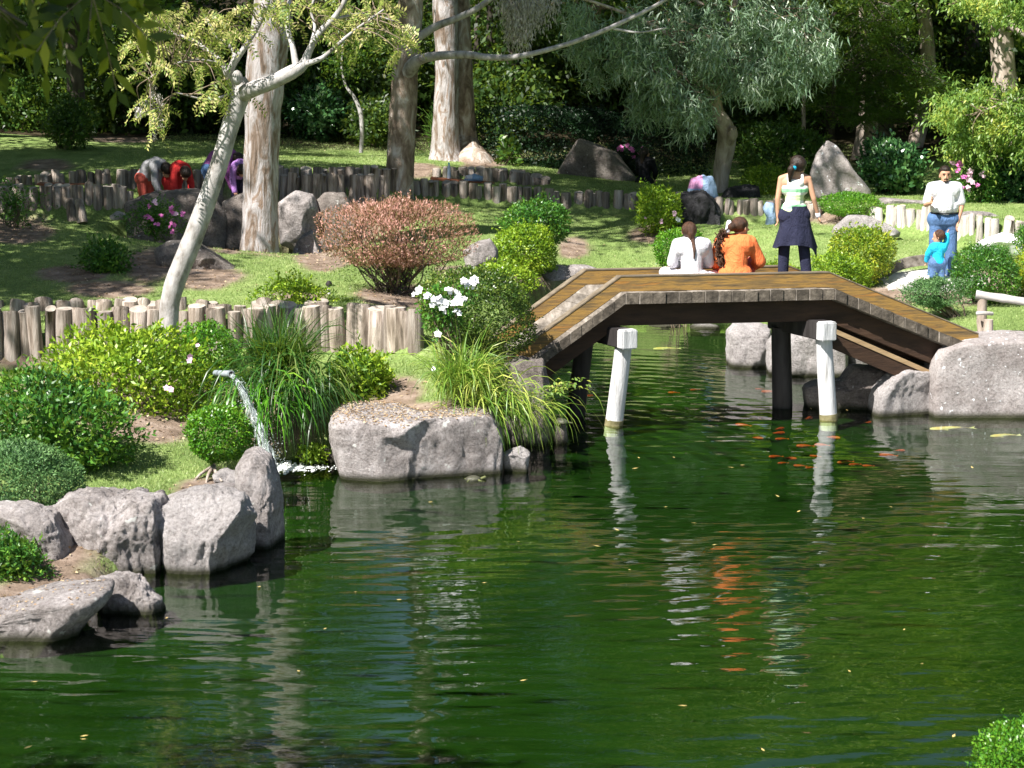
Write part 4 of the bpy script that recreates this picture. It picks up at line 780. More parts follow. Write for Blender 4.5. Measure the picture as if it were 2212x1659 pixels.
bush('small loose shrub on the left lawn casting a shadow on bare soil', [(168, 560), (180, 530), (225, 520), (270, 530), (292, 560), (280, 590), (220, 600), (180, 585)], 29.6, .7, 3200, .055, 'azalea_dk', lump=.2, seed=35, shell=.6)
bush('leggy azalea with magenta flowers above the sloping slab', [(255, 470), (290, 440), (340, 430), (390, 445), (412, 475), (400, 500), (350, 520), (300, 520), (262, 500)], 33.6, .8, 3800, .045, 'azalea_dk', lump=.2, shell=.8, seed=36, stems=14, baseu=325,
     flowers=[(337, 438, .06, 'petal_pale'), (322, 445, .04, 'petal_pink'), (372, 454, .06, 'petal_pink'), (378, 460, .05, 'petal_pale'), (396, 464, .05, 'petal_pink'), (348, 465, .045, 'petal_pink'), (318, 468, .045, 'petal_pink'), (326, 473, .045, 'petal_pink'), (337, 484, .045, 'petal_pink'), (373, 487, .06, 'petal_pink'), (372, 500, .04, 'petal_pink')])
bush('sparse twiggy shrub at the left edge before the low log row', [(-60, 400), (20, 385), (80, 410), (120, 450), (90, 490), (20, 500), (-60, 490)], 34.0, .9, 1800, .05, 'azalea_dk', lump=.3, shell=.9, seed=37, stems=16)
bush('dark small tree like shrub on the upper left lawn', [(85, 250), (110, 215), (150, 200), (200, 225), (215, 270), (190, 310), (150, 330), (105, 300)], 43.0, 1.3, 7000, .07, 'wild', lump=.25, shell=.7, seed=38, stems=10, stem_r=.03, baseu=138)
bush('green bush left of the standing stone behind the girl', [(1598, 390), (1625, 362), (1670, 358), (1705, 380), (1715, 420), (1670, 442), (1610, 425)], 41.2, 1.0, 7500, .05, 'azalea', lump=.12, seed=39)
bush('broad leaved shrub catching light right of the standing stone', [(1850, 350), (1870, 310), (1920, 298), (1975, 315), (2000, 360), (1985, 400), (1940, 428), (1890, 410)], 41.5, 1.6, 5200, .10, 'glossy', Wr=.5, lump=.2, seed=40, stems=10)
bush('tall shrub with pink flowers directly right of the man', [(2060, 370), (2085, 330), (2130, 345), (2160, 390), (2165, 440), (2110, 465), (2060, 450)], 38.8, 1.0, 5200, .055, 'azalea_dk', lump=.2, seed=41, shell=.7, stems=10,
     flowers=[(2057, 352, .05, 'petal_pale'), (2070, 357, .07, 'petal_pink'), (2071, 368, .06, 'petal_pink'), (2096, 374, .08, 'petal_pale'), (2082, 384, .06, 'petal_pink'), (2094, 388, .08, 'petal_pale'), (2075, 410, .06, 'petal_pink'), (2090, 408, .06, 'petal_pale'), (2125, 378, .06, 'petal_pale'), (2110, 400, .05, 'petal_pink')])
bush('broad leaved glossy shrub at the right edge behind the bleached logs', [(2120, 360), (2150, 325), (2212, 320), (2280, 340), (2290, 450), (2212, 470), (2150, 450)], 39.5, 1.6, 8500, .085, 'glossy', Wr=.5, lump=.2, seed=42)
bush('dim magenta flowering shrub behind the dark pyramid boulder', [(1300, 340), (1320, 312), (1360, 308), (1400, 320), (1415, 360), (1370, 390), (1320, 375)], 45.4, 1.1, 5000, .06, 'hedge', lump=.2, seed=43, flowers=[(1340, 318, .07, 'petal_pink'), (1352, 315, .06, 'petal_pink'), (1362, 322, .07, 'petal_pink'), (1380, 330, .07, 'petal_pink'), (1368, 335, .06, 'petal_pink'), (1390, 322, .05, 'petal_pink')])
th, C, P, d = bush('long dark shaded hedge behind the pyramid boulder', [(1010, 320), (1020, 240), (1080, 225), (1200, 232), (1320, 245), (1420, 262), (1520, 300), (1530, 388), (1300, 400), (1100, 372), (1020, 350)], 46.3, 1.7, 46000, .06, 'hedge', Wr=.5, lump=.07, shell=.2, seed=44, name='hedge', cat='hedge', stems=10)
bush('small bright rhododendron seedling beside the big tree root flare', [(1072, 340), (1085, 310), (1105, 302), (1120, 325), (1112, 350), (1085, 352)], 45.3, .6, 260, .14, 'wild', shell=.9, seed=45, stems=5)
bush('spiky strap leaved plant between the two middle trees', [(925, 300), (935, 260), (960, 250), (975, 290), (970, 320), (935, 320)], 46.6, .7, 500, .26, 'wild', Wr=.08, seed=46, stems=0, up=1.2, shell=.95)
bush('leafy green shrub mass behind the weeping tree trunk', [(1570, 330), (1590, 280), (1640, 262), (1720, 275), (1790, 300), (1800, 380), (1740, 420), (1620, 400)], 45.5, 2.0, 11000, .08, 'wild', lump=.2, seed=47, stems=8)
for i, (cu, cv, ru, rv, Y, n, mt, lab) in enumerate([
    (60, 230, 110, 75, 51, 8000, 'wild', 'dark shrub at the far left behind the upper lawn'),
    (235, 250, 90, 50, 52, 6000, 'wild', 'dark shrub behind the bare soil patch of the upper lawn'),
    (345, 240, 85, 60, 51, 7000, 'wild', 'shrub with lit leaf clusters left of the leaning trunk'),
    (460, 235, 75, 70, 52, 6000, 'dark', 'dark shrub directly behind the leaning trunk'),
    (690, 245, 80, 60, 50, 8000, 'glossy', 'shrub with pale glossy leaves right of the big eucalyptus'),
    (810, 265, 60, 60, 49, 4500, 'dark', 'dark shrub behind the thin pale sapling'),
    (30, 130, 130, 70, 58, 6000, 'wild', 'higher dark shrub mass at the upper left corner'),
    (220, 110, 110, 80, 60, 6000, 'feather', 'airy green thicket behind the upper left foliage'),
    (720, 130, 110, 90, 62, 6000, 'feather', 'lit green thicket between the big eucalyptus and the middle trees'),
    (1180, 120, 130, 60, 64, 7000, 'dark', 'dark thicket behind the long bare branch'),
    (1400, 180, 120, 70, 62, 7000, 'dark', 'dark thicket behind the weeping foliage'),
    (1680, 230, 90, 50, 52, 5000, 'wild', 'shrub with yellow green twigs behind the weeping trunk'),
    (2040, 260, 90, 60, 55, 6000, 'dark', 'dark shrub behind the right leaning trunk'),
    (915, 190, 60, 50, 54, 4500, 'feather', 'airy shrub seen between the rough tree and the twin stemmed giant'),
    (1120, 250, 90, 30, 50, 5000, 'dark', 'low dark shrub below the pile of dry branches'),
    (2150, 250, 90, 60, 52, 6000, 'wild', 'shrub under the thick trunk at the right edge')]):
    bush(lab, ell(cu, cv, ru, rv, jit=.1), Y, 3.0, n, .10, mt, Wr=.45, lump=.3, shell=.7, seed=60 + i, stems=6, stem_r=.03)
# ================================================================ trees
def limb(g, pts, n=12, rough=.10, seed=0, m=0, sub=5):
    """pts: (u, v, Y, width in picture units)"""
    P = spline([D(u, v, Y) for u, v, Y, w_ in pts], sub); Wd = np.array([w_ * mpu(Y) / 2 for u, v, Y, w_ in pts])
    r = np.interp(np.linspace(0, 1, len(P)), np.linspace(0, 1, len(pts)), Wd); tube(g, P, r, n, m, True, rough, seed); return P
def twigs(g, starts, ends, r0=.02, r1=.005, sag=0):
    S = np.asarray(starts)
    for e in ends:
        s = S[np.argmin(np.linalg.norm(S - e, axis=1) + rng.random(len(S)) * .3)]
        mid = (s + e) / 2 + rng.normal(size=3) * np.linalg.norm(e - s) * .10 + (0, 0, sag); tube(g, spline([s, mid, e], 3), np.linspace(r0, r1, 7), 5, 0, False)
def clumps(regs, Y, dY, per):
    C = []
    for (cu, cv, ru, rv, n) in regs:
        a = rng.random(n) * 6.283; r = np.sqrt(rng.random(n)); ys_ = Y + rng.uniform(-dY, dY, n)
        C += [D(cu + ru * r[i] * math.cos(a[i]), cv + rv * r[i] * math.sin(a[i]), ys_[i]) for i in range(n)]
    return np.array(C)
def leafcloud(g, C, per, rad, L, Wr, hang=0, rnd=1.0, m=0, flat=1.0):
    n = len(C) * per; P = np.repeat(C, per, 0) + rng.normal(size=(n, 3)) * rad * (1, 1, flat)
    Dr = rdir(n) * rnd + (0, 0, -hang); leaves(g, P, Dr, rdir(n) + (0, -.3, .5), L * rng.uniform(.6, 1.25, n), L * Wr * rng.uniform(.7, 1.2, n), m)
def crown_high(th, center, rad, n, L, mat, seed=0, name='high_crown', holes=.0):
    """the crown above the picture: seen mirrored in the pond and shading the garden"""
    k = max(8, n // 90); c = rdir(k) * rng.random((k, 1)) ** .45 * rad + center; g = G(); leafcloud(g, c, 90, min(rad) * .17, L, .5, .4)
    part(name, g, LM[mat], th); return c
def tree(label, base, cat='tree', name='tree', group=None):
    return thing(name, label, cat, base, group)

# T1 big eucalyptus on the left
b0 = D(562, 552, 33.5); t1 = tree('massive eucalyptus with peeling white and tan bark behind the leaning tree', b0, name='eucalyptus_tree'); g = G()
P1 = limb(g, [(562, 575, 33.5, 96), (561, 545, 33.5, 88), (562, 480, 33.5, 78), (563, 400, 33.5, 74), (566, 300, 33.5, 76), (570, 200, 33.5, 80), (580, 100, 33.5, 84), (592, 0, 33.5, 82), (600, -150, 33.6, 76), (606, -400, 33.8, 66), (600, -800, 34, 50), (610, -1300, 34, 30)], 28, .08, 1, sub=6)
top = P1[-1]
hl = [limb(g, [(604, y0, 34, 30), (604 + dx * .5, y0 - 200, 34 + dy / 2, 22), (604 + dx, y0 - 460, 34 + dy, 12)], 8, .08, 2, sub=4) for y0, dx, dy in ((-500, -300, 1.5), (-650, 320, 1), (-800, -200, -2), (-950, 260, 2))]
part('trunk', g, M['bark_euc'], t1)
crown_high(t1, top + (-.5, .5, -1.0), (4.2, 3.8, 3.0), 9000, .24, 'euc')
crown_high(t1, np.array((-7.6, 35.3, 8.8)), (2.4, 2.6, 1.4), 4500, .2, 'euc')  # unseen crown mass added to shade the log wall and middle tree
crown_high(t1, hl[0][-1] + (0, 0, .5), (2.6, 2.6, 1.8), 4000, .22, 'euc')
# T2 rough middle tree with long horizontal branches
t2 = tree('rough brown barked tree left of the pair with long horizontal branches', D(860, 440, 40.2), name='eucalyptus_tree'); g = G()
P2 = limb(g, [(858, 452, 40.2, 92), (856, 425, 40.2, 74), (862, 380, 40.2, 64), (868, 300, 40.2, 58), (873, 200, 40.2, 56), (880, 110, 40.2, 54), (888, 0, 40.2, 52), (900, -200, 40.3, 48), (905, -600, 40.6, 36), (900, -1000, 41, 20)], 24, .10, 7, sub=6)
part('trunk', g, M['bark_brown'], t2)
for pts in ([(872, 175, 40.2, 34), (892, 140, 39.9, 28), (922, 124, 39.6, 20), (1000, 118, 39, 16), (1060, 124, 38.7, 14), (1120, 122, 38.4, 12), (1210, 100, 38.2, 10), (1290, 72, 38, 10), (1350, 45, 38, 9), (1420, 10, 38, 8), (1480, -30, 38, 6)],
            [(890, 90, 40.2, 20), (940, 58, 40, 16), (990, 38, 39.8, 14), (1040, 12, 39.6, 13), (1100, -40, 39.5, 10)],
            [(1325, 62, 38, 6), (1380, 70, 38, 4), (1440, 60, 38, 3)]):
    g = G(); limb(g, pts, 10, .08, 3); part('limb', g, M['bark_pale'], t2)
crown_high(t2, P2[-1] + (0.3, 0, -.8), (4.2, 4.0, 2.8), 11000, .26, 'wild')
# T3 twin stemmed giant
t3 = tree('giant twin stemmed eucalyptus with a flaring root in the centre', D(985, 352, 45.5), name='eucalyptus_tree')
g = G(); P3 = limb(g, [(966, 356, 45.5, 92), (963, 325, 45.5, 64), (963, 250, 45.5, 52), (965, 170, 45.5, 50), (966, 100, 45.5, 52), (962, 0, 45.5, 54), (958, -200, 45.6, 50), (962, -600, 45.8, 36), (970, -900, 46, 20)], 22, .08, 11, sub=6); part('trunk', g, M['bark_euc'], t3, label='left stem lit white and tan')
g = G(); P3b = limb(g, [(1016, 362, 45.7, 84), (1012, 340, 45.9, 58), (1004, 280, 46, 48), (1000, 200, 46, 46), (996, 100, 46, 46), (992, 0, 46, 46), (1000, -300, 46.2, 40), (1040, -800, 46.5, 22)], 20, .09, 12, sub=6)
limb(g, [(1004, 250, 46.0, 30), (1010, 300, 46.0, 44), (1022, 332, 45.95, 50), (1038, 352, 45.9, 54), (1054, 368, 45.8, 46), (1066, 384, 45.7, 40)], 18, .10, 13)
limb(g, [(1002, 290, 46.0, 40), (1008, 335, 45.8, 66), (1016, 362, 45.6, 100), (1020, 390, 45.5, 130)], 20, .08, 14); part('trunk', g, M['bark_brown'], t3, label='right stem dark with a flaring root')
crown_high(t3, P3[-1] + (-.5, 0, -.5), (3.6, 3.6, 2.6), 7000, .25, 'euc'); crown_high(t3, P3b[-1] + (.8, 0, -.5), (4.0, 3.6, 2.6), 8000, .26, 'wild')
g = G(); C = clumps([(1125, 5, 55, 35, 60), (1120, 60, 28, 45, 36), (1160, 10, 45, 40, 26)], 40.5, .5, 0); n = len(C) * 26
P = np.repeat(C, 26, 0) + rng.normal(size=(n, 3)) * (.07, .07, .16); leaves(g, P, rng.normal(size=(n, 3)) * .35 + (0, 0, -1.2), rdir(n) + (0, -1, 0), rng.uniform(.06, .13, n), .022)
part('hanging_foliage', g, LM['euc_pale'], t3)
g = G(); pl = limb(g, [(1010, -200, 45.5, 26), (1060, -160, 43, 18), (1110, -90, 41, 12), (1140, -30, 40.5, 7)], 8); limb(g, [(1110, -90, 41, 7), (1128, 0, 40.5, 4), (1122, 70, 40.5, 3)], 6); part('limb', g, M['bark_pale'], t3)
# T4 weeping blue green tree
t4 = tree('weeping blue green eucalyptus with a kinked pale trunk on the right', D(1556, 415, 41.5), name='eucalyptus_tree'); g = G()
P4 = limb(g, [(1555, 424, 41.5, 42), (1556, 405, 41.5, 34), (1560, 360, 41.5, 36), (1568, 320, 41.4, 40), (1570, 290, 41.3, 40), (1562, 265, 41.2, 34), (1550, 240, 41.2, 27), (1546, 205, 41.1, 26), (1560, 165, 41, 30), (1580, 130, 41, 26), (1590, 60, 41, 22), (1580, -40, 41, 18), (1560, -200, 41, 12)], 18, .09, 21, sub=6)
limb(g, [(1572, 312, 41.3, 22), (1582, 290, 41.1, 24), (1584, 276, 41.0, 14)], 10, .15, 4)
L4 = [limb(g, p, 8, .06, 3) for p in ([(1565, 165, 41, 16), (1500, 120, 40.6, 12), (1420, 60, 40, 9), (1300, 10, 39.6, 6), (1220, -10, 39.4, 4)], [(1580, 130, 41, 16), (1650, 90, 41.5, 12), (1730, 50, 41.8, 8), (1790, 40, 42, 4)], [(1548, 200, 41.1, 12), (1500, 170, 40.6, 9), (1440, 150, 40.2, 6), (1400, 170, 40, 4)], [(1585, 60, 41, 12), (1500, 0, 40.6, 8), (1400, -40, 40, 5)], [(1585, 90, 41, 10), (1660, 20, 41, 8), (1720, -20, 41.4, 5)])]
part('trunk', g, M['bark_tan'], t4)
S4 = np.vstack([P4[30:]] + L4)
regs = [(1240, 40, 60, 60, 34), (1320, 110, 50, 50, 22), (1400, 60, 80, 60, 50), (1500, 60, 90, 70, 80), (1610, 80, 90, 90, 110), (1700, 60, 80, 60, 70), (1770, 80, 40, 40, 20), (1430, 180, 55, 55, 40), (1490, 200, 50, 60, 44), (1560, 130, 60, 50, 40), (1660, 140, 70, 50, 50), (1500, 10, 160, 30, 60), (1700, 10, 80, 30, 30), (1390, 200, 30, 40, 12)]
C4 = clumps(regs, 40.6, 1.3, 0)[::3]; g = G(); n = len(C4) * 125
P = np.repeat(C4, 125, 0); hh = rng.random(n); P = P + rng.normal(size=(n, 3)) * (.12, .12, .08) + np.stack((0 * hh, 0 * hh, -.5 * hh), 1)
leaves(g, P, rng.normal(size=(n, 3)) * .55 + (0, 0, -.85), rdir(n) + (0, -.6, .3), rng.uniform(.11, .22, n), .028, 0, .5)
part('crown', g, LM['euc'], t4); g = G(); twigs(g, S4, C4, .014, .004, .06); part('twigs', g, M['twig'], t4)
crown_high(t4, P4[-1] + (0, 0, .9), (3.0, 2.6, 2.4), 7000, .2, 'yg')  # unseen crown given brighter leaves so its mirror image looks sunlit
# T5 leaning pale tree in front
t5 = tree('slender pale trunk leaning right with sparse yellowing leaves', D(362, 720, 25.3), name='leaning_tree'); g = G(); Y5 = 25.3
P5 = limb(g, [(360, 740, Y5, 44), (364, 700, Y5, 42), (368, 650, Y5, 42), (382, 600, Y5, 44), (405, 545, Y5, 43), (430, 480, Y5, 42), (455, 410, Y5, 40), (478, 340, Y5, 38), (495, 280, Y5, 37), (512, 230, Y5, 38), (522, 195, Y5, 44), (515, 170, Y5, 30)], 20, .05, 31, sub=6)
L5 = [limb(g, p, 10, .06, 5) for p in ([(518, 205, Y5, 36), (548, 192, 25.1, 34), (590, 176, 25.0, 32), (632, 155, 24.9, 30), (655, 140, 24.9, 22), (668, 110, 24.9, 15), (690, 70, 24.9, 14), (720, 40, 25, 12), (745, 0, 25, 10), (760, -60, 25, 6)],
     [(655, 140, 24.9, 14), (690, 128, 24.8, 10), (712, 112, 24.8, 8), (760, 70, 24.9, 6), (830, 20, 25, 4)], [(640, 145, 24.9, 16), (632, 100, 25.1, 12), (622, 60, 25.2, 10), (625, 0, 25.3, 8)],
     [(512, 190, Y5, 24), (498, 152, 25.2, 16), (530, 100, 25.1, 12), (560, 50, 25.1, 11), (580, 0, 25.1, 9), (590, -60, 25.1, 5)], [(505, 180, Y5, 22), (480, 140, 25.3, 16), (450, 110, 25.4, 12), (400, 80, 25.5, 8), (330, 60, 25.6, 5)],
     [(498, 150, Y5, 12), (505, 110, 25.5, 9), (470, 80, 25.6, 6), (440, 30, 25.8, 4)], [(480, 140, 25.3, 8), (430, 130, 25, 6), (370, 140, 24.8, 4), (320, 170, 24.8, 3)], [(668, 110, 24.9, 9), (680, 60, 25.3, 7), (672, 20, 25.4, 5), (690, -30, 25.5, 4)],
     [(720, 40, 25, 7), (790, 30, 25.2, 5), (850, 45, 25.3, 3)], [(505, 200, Y5, 6), (450, 215, 25, 4), (380, 200, 24.8, 3)])]
ball(g, D(512, 168, 25.08), (.07, .05, .09), 2); part('trunk', g, M['bark_pale'], t5)
S5 = np.vstack([q[3:] for q in L5])
regs = [(330, 60, 60, 50, 22), (420, 60, 70, 60, 40), (510, 40, 60, 50, 22), (380, 130, 70, 40, 22), (450, 150, 50, 40, 18), (330, 190, 40, 60, 14), (350, 260, 30, 50, 7), (300, 140, 30, 60, 10), (700, 20, 60, 40, 22), (790, 30, 60, 50, 26), (840, 60, 40, 40, 12), (640, 30, 60, 40, 12), (480, 200, 60, 30, 10), (590, 10, 30, 30, 8), (740, 80, 50, 40, 8), (870, 90, 20, 30, 4)]
C5 = clumps(regs, 25.2, .8, 0); C5 = C5[rng.random(len(C5)) < .62]; g = G(); gt = G(); twigs(gt, S5, C5, .009, .003, .03)
for c in C5:                             # pinnate sprays: a rachis with paired leaflets
    for q in range(rng.integers(2, 4)):
        d_ = unit(rng.normal(size=3) * (1, .8, .4) + (0, 0, -.55)); L = rng.uniform(.16, .30); k = 9; tt = np.linspace(.1, 1, k); s_ = unit(np.cross(d_, rng.normal(size=3)))
        ax = c + d_ * (tt * L)[:, None] + np.array((0, 0, -1)) * (tt ** 2 * L * .35)[:, None]; tube(gt, [c, ax[4], ax[-1]], .0018, 3, 0, False)
        for sg in (-1, 1): leaves(g, ax, s_ * sg + d_ * .5 + rng.normal(size=(k, 3)) * .2, np.tile(np.cross(d_, s_), (k, 1)) + .01, .062 * rng.uniform(.7, 1.2, k), .024)
part('crown', g, LM['pinnate'], t5); part('twigs', gt, M['twig'], t5)
# dry seed tassels
g = G()
for (u, v0, v1) in ((330, 180, 300), (345, 200, 275), (312, 215, 245), (300, 230, 250)):
    n = 220; vv = rng.uniform(v0, v1, n); P = np.array([D(u + rng.normal(0, 4), x, 24.9) for x in vv]); leaves(g, P, rng.normal(size=(n, 3)) * .4 + (0, 0, -1), rdir(n), .04, .014)
part('dry_tassels', g, LM['euc_pale'], t5)
# thin sapling
t6 = tree('thin crooked pale sapling between the big eucalyptus and the rough tree', D(781, 325, 46)); g = G()
P6 = limb(g, [(780, 330, 46, 9), (782, 290, 46, 9), (779, 245, 46, 10), (765, 210, 46, 7), (745, 180, 46, 6), (738, 120, 46, 5), (750, 40, 46, 4)], 8); part('trunk', g, M['bark_pale'], t6)
g = G(); leafcloud(g, clumps([(745, 90, 60, 60, 22)], 46, .8, 0), 60, .2, .09, .4, .5); part('crown', g, LM['feather'], t6)
# T7 feathery tree right
t7 = tree('feathery soft green tree behind the standing stone with grey trunk', D(1872, 330, 47), name='tree'); g = G()
P7 = limb(g, [(1868, 345, 48, 60), (1872, 290, 48, 46), (1878, 230, 48, 40), (1880, 160, 48, 32), (1872, 80, 48, 28), (1868, 0, 48, 24), (1870, -200, 48, 18)], 16, .08, 41); part('trunk', g, M['bark_tan'], t7)
C7 = clumps([(1860, 60, 70, 60, 34), (1930, 90, 60, 60, 34), (1850, 150, 80, 50, 44), (1950, 170, 80, 50, 46), (2010, 190, 50, 30, 22), (1900, 220, 80, 50, 40), (1840, 230, 50, 40, 22), (1980, 240, 60, 40, 20), (1900, 0, 80, 40, 26), (1760, 215, 30, 16, 6)], 46.2, 1.2, 0)
g = G(); n = len(C7) * 95; d_ = unit(rng.normal(size=(len(C7), 3)) * (1, .6, .25) + (.15, 0, -.05)); P = np.repeat(C7, 95, 0) + np.repeat(d_, 95, 0) * rng.normal(0, .32, (n, 1)) + rng.normal(size=(n, 3)) * (.12, .16, .05)
leaves(g, P, np.repeat(d_, 95, 0) + rng.normal(size=(n, 3)) * .5 + (0, 0, -.2), rdir(n) + (0, 0, 1), rng.uniform(.05, .12, n), .016); part('crown', g, LM['feather'], t7)
g = G(); twigs(g, P7, C7[::2], .03, .006); part('twigs', g, M['bark_dark'], t7)
crown_high(t7, P7[-1] + (0, 0, 0), (3.2, 2.8, 2.6), 7000, .2, 'yg')  # brighter leaf colour than the visible crown, put in to lighten the reflection
# T8 right edge spray tree
t8 = tree('thick trunked tree at the right edge with drooping yellow green sprays', D(2175, 330, 45), name='tree'); g = G()
P8 = limb(g, [(2172, 360, 46, 76), (2172, 250, 46, 56), (2168, 150, 46, 52), (2160, 60, 46, 48), (2155, -20, 46, 44), (2160, -300, 46, 30)], 18, .09, 51); L8 = limb(g, [(2165, 40, 46, 30), (2290, 120, 43, 16), (2300, 190, 40, 10), (2200, 215, 38.5, 5), (2120, 240, 38, 3)], 8)
L8b = limb(g, [(2160, -40, 46, 24), (2180, -60, 42, 12), (2130, -20, 40, 6), (2050, 10, 39, 3)], 8); part('trunk', g, M['bark_tan'], t8)
C8 = clumps([(2090, 230, 60, 25, 26), (2150, 215, 60, 25, 26), (2100, 270, 70, 30, 40), (2180, 260, 50, 40, 40), (2130, 310, 70, 30, 34), (2080, 320, 40, 20, 10), (2110, 5, 60, 14, 22), (2180, 20, 40, 30, 18), (2190, 330, 30, 30, 12)], 38.6, .8, 0)
C8 = C8[::2]; g = G(); n = len(C8) * 120; d_ = unit(rng.normal(size=(len(C8), 3)) * (1, .5, .2) + (-.5, 0, -.45)); P = np.repeat(C8, 120, 0) + np.repeat(d_, 120, 0) * rng.normal(0, .24, (n, 1)) + rng.normal(size=(n, 3)) * .06
leaves(g, P, np.repeat(d_, 120, 0) * .5 + rng.normal(size=(n, 3)) * .6 + (0, 0, -.5), rdir(n) * .6 + (0, -.3, 1), rng.uniform(.06, .13, n), .032); part('crown', g, LM['yg'], t8)
g = G(); twigs(g, np.vstack((L8[10:], L8b[8:])), C8[::3], .014, .004, .03); part('twigs', g, M['twig'], t8)
crown_high(t8, P8[-1] + (0, 0, .5), (3.4, 3.0, 2.6), 7000, .2, 'azalea')  # bright azalea leaf colour put on this unseen crown to lighten the reflection
# T9 leaning dark trunk on the right + other trunks one can tell apart
def trunk_tree(label, pts, crown_mat='dark', n=5000, rad=(3.6, 3.4, 3.0), bark='bark_dark', dz=.5):
    th = tree(label, D(pts[0][0], pts[0][1], pts[0][2]), name='forest_tree'); g = G(); P = limb(g, pts, 14, .09, int(pts[0][0])); part('trunk', g, M[bark], th)
    crown_high(th, P[-1] + (0, 0, dz), rad, n, .18, crown_mat, name='crown'); return P
trunk_tree('slanting grey trunk right of the feathery tree', [(1975, 320, 50, 34), (1992, 250, 50, 34), (2005, 160, 50, 32), (2000, 60, 50, 30), (1985, -60, 50, 26), (1980, -400, 50, 14)], bark='bark_tan')
trunk_tree('dark trunk just right of the twin stemmed giant', [(1062, 240, 55, 16), (1058, 100, 55, 15), (1060, -100, 55, 12), (1062, -350, 55, 8)], n=3500, rad=(2.0, 2.2, 1.6))
trunk_tree('thin dark trunk left of the twin stemmed giant far back', [(1035, 240, 58, 14), (1030, 100, 58, 13), (1036, -60, 58, 12), (1040, -260, 58, 8)], n=2500, rad=(1.8, 2, 1.6))
trunk_tree('tall dark trunk behind the upper left foliage', [(268, 280, 54, 30), (272, 150, 54, 28), (268, 20, 54, 24), (262, -250, 54, 14)])
trunk_tree('narrow trunk seen above the bending boys', [(335, 270, 57, 14), (330, 120, 57, 13), (328, -30, 57, 12), (330, -250, 57, 8)], n=3000)
trunk_tree('brown trunk above the far left shrubs', [(60, 280, 55, 22), (66, 120, 55, 20), (70, -20, 55, 18), (74, -300, 55, 10)])
trunk_tree('dark trunk between the weeping tree and the feathery tree', [(1790, 330, 52, 22), (1796, 200, 52, 20), (1800, 60, 52, 18), (1806, -200, 52, 12)])
trunk_tree('broad shadowy trunk behind the right edge sprays', [(2090, 330, 56, 36), (2096, 200, 56, 34), (2100, 60, 56, 30), (2104, -250, 56, 16)])
trunk_tree('slim trunk behind the shrub left of the standing stone', [(1738, 360, 49, 9), (1736, 250, 49, 8), (1740, 150, 49, 8), (1745, 0, 49, 6), (1748, -150, 49, 4)], n=2000, rad=(1.4, 1.5, 1.2), bark='bark_tan')
# the wood behind: one tree, then copies
def proto(matname, seed, hgt_=12):
    th = tree('dark tree of the dense shaded wood behind the garden', (0, 0, 0), name='forest_tree', group='trees of the dark wood behind'); g = G()
    tube(g, spline([(0, 0, -.5), (.15, .1, hgt_ * .35), (-.1, .2, hgt_ * .7), (.1, 0, hgt_)], 4), np.linspace(.28, .06, 13), 10, 0, True, .1, seed); part('trunk', g, M['bark_dark'], th)
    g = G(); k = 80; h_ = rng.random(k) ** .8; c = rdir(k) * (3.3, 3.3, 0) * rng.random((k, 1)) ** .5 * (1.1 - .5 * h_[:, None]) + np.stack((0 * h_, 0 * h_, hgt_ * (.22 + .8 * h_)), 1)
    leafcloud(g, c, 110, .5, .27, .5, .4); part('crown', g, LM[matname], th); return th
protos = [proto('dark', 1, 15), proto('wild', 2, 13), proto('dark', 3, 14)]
rs = np.random.default_rng(5); k = 0; spots = []
for row, (Y, z0, n) in enumerate(((60, 0, 11), (66, 1, 12), (73, 0, 13), (82, 1, 13), (93, 0, 14))):
    for q in range(n):
        X = (-1 + 2 * (q + .5 * (row % 2) + .25 + rs.uniform(-.3, .3)) / n) * Y * .36; spots.append((X, Y + rs.uniform(-2, 2)))
for X, Y in ((-11, 44), (-13, 50), (-12, 38), (-16, 42), (-17, 34), (11.5, 46), (13, 40), (14, 50), (15, 33), (-15, 27), (17, 44), (-20, 48), (-14, 22.5), (-9.5, 47), (-5, 52), (0, 52.5), (4.5, 53), (9, 52)): spots.append((X, Y))
shade = [(-12.5, 23.5), (-11.5, 29), (-11.6, 33.5), (-12, 38.5), (-13.5, 19)]  # unseen trees added left of the view to shade the left lawn
spots += shade
for k, (X, Y) in enumerate(spots):
    pr = protos[k % 3]; z = gz(X, Y); s = (.84 if (X, Y) in shade else rs.uniform(.62, 1.15)) * (.62 if abs(X / Y + .03) < .075 else 1)
    if k < 3: pr.location = (X, Y, z); pr.rotation_euler = (0, 0, rs.uniform(0, 6)); pr.scale = (s, s, s)
    else: copy_tree(pr, (X, Y, z), rs.uniform(0, 6), s)
# undergrowth copies
und = thing('undergrowth_shrub', 'dark undergrowth shrub between the trunks of the wood', 'shrub', (0, 0, 0), 'undergrowth shrubs in the dark wood'); g = G()
c = rdir(40) * (1.2, 1.2, .7) * rng.random((40, 1)) ** .4 + (0, 0, .9); leafcloud(g, c, 90, .25, .16, .5, .1); part('foliage', g, LM['dark'], und)
g = G(); [tube(g, [(0, 0, -.2), q * .5, q], [.03, .02, .01], 5) for q in c[:8]]; part('branches', g, M['bark_dark'], und)
for k in range(64):
    Y = rs.uniform(49.8, 66); X = rs.uniform(-.29, .29) * Y; z = gz(X, Y); s = rs.uniform(.7, 1.5)
    if k == 0: und.location = (X, Y, z); und.scale = (s,) * 3
    else: copy_tree(und, (X, Y, z), rs.uniform(0, 6), s)
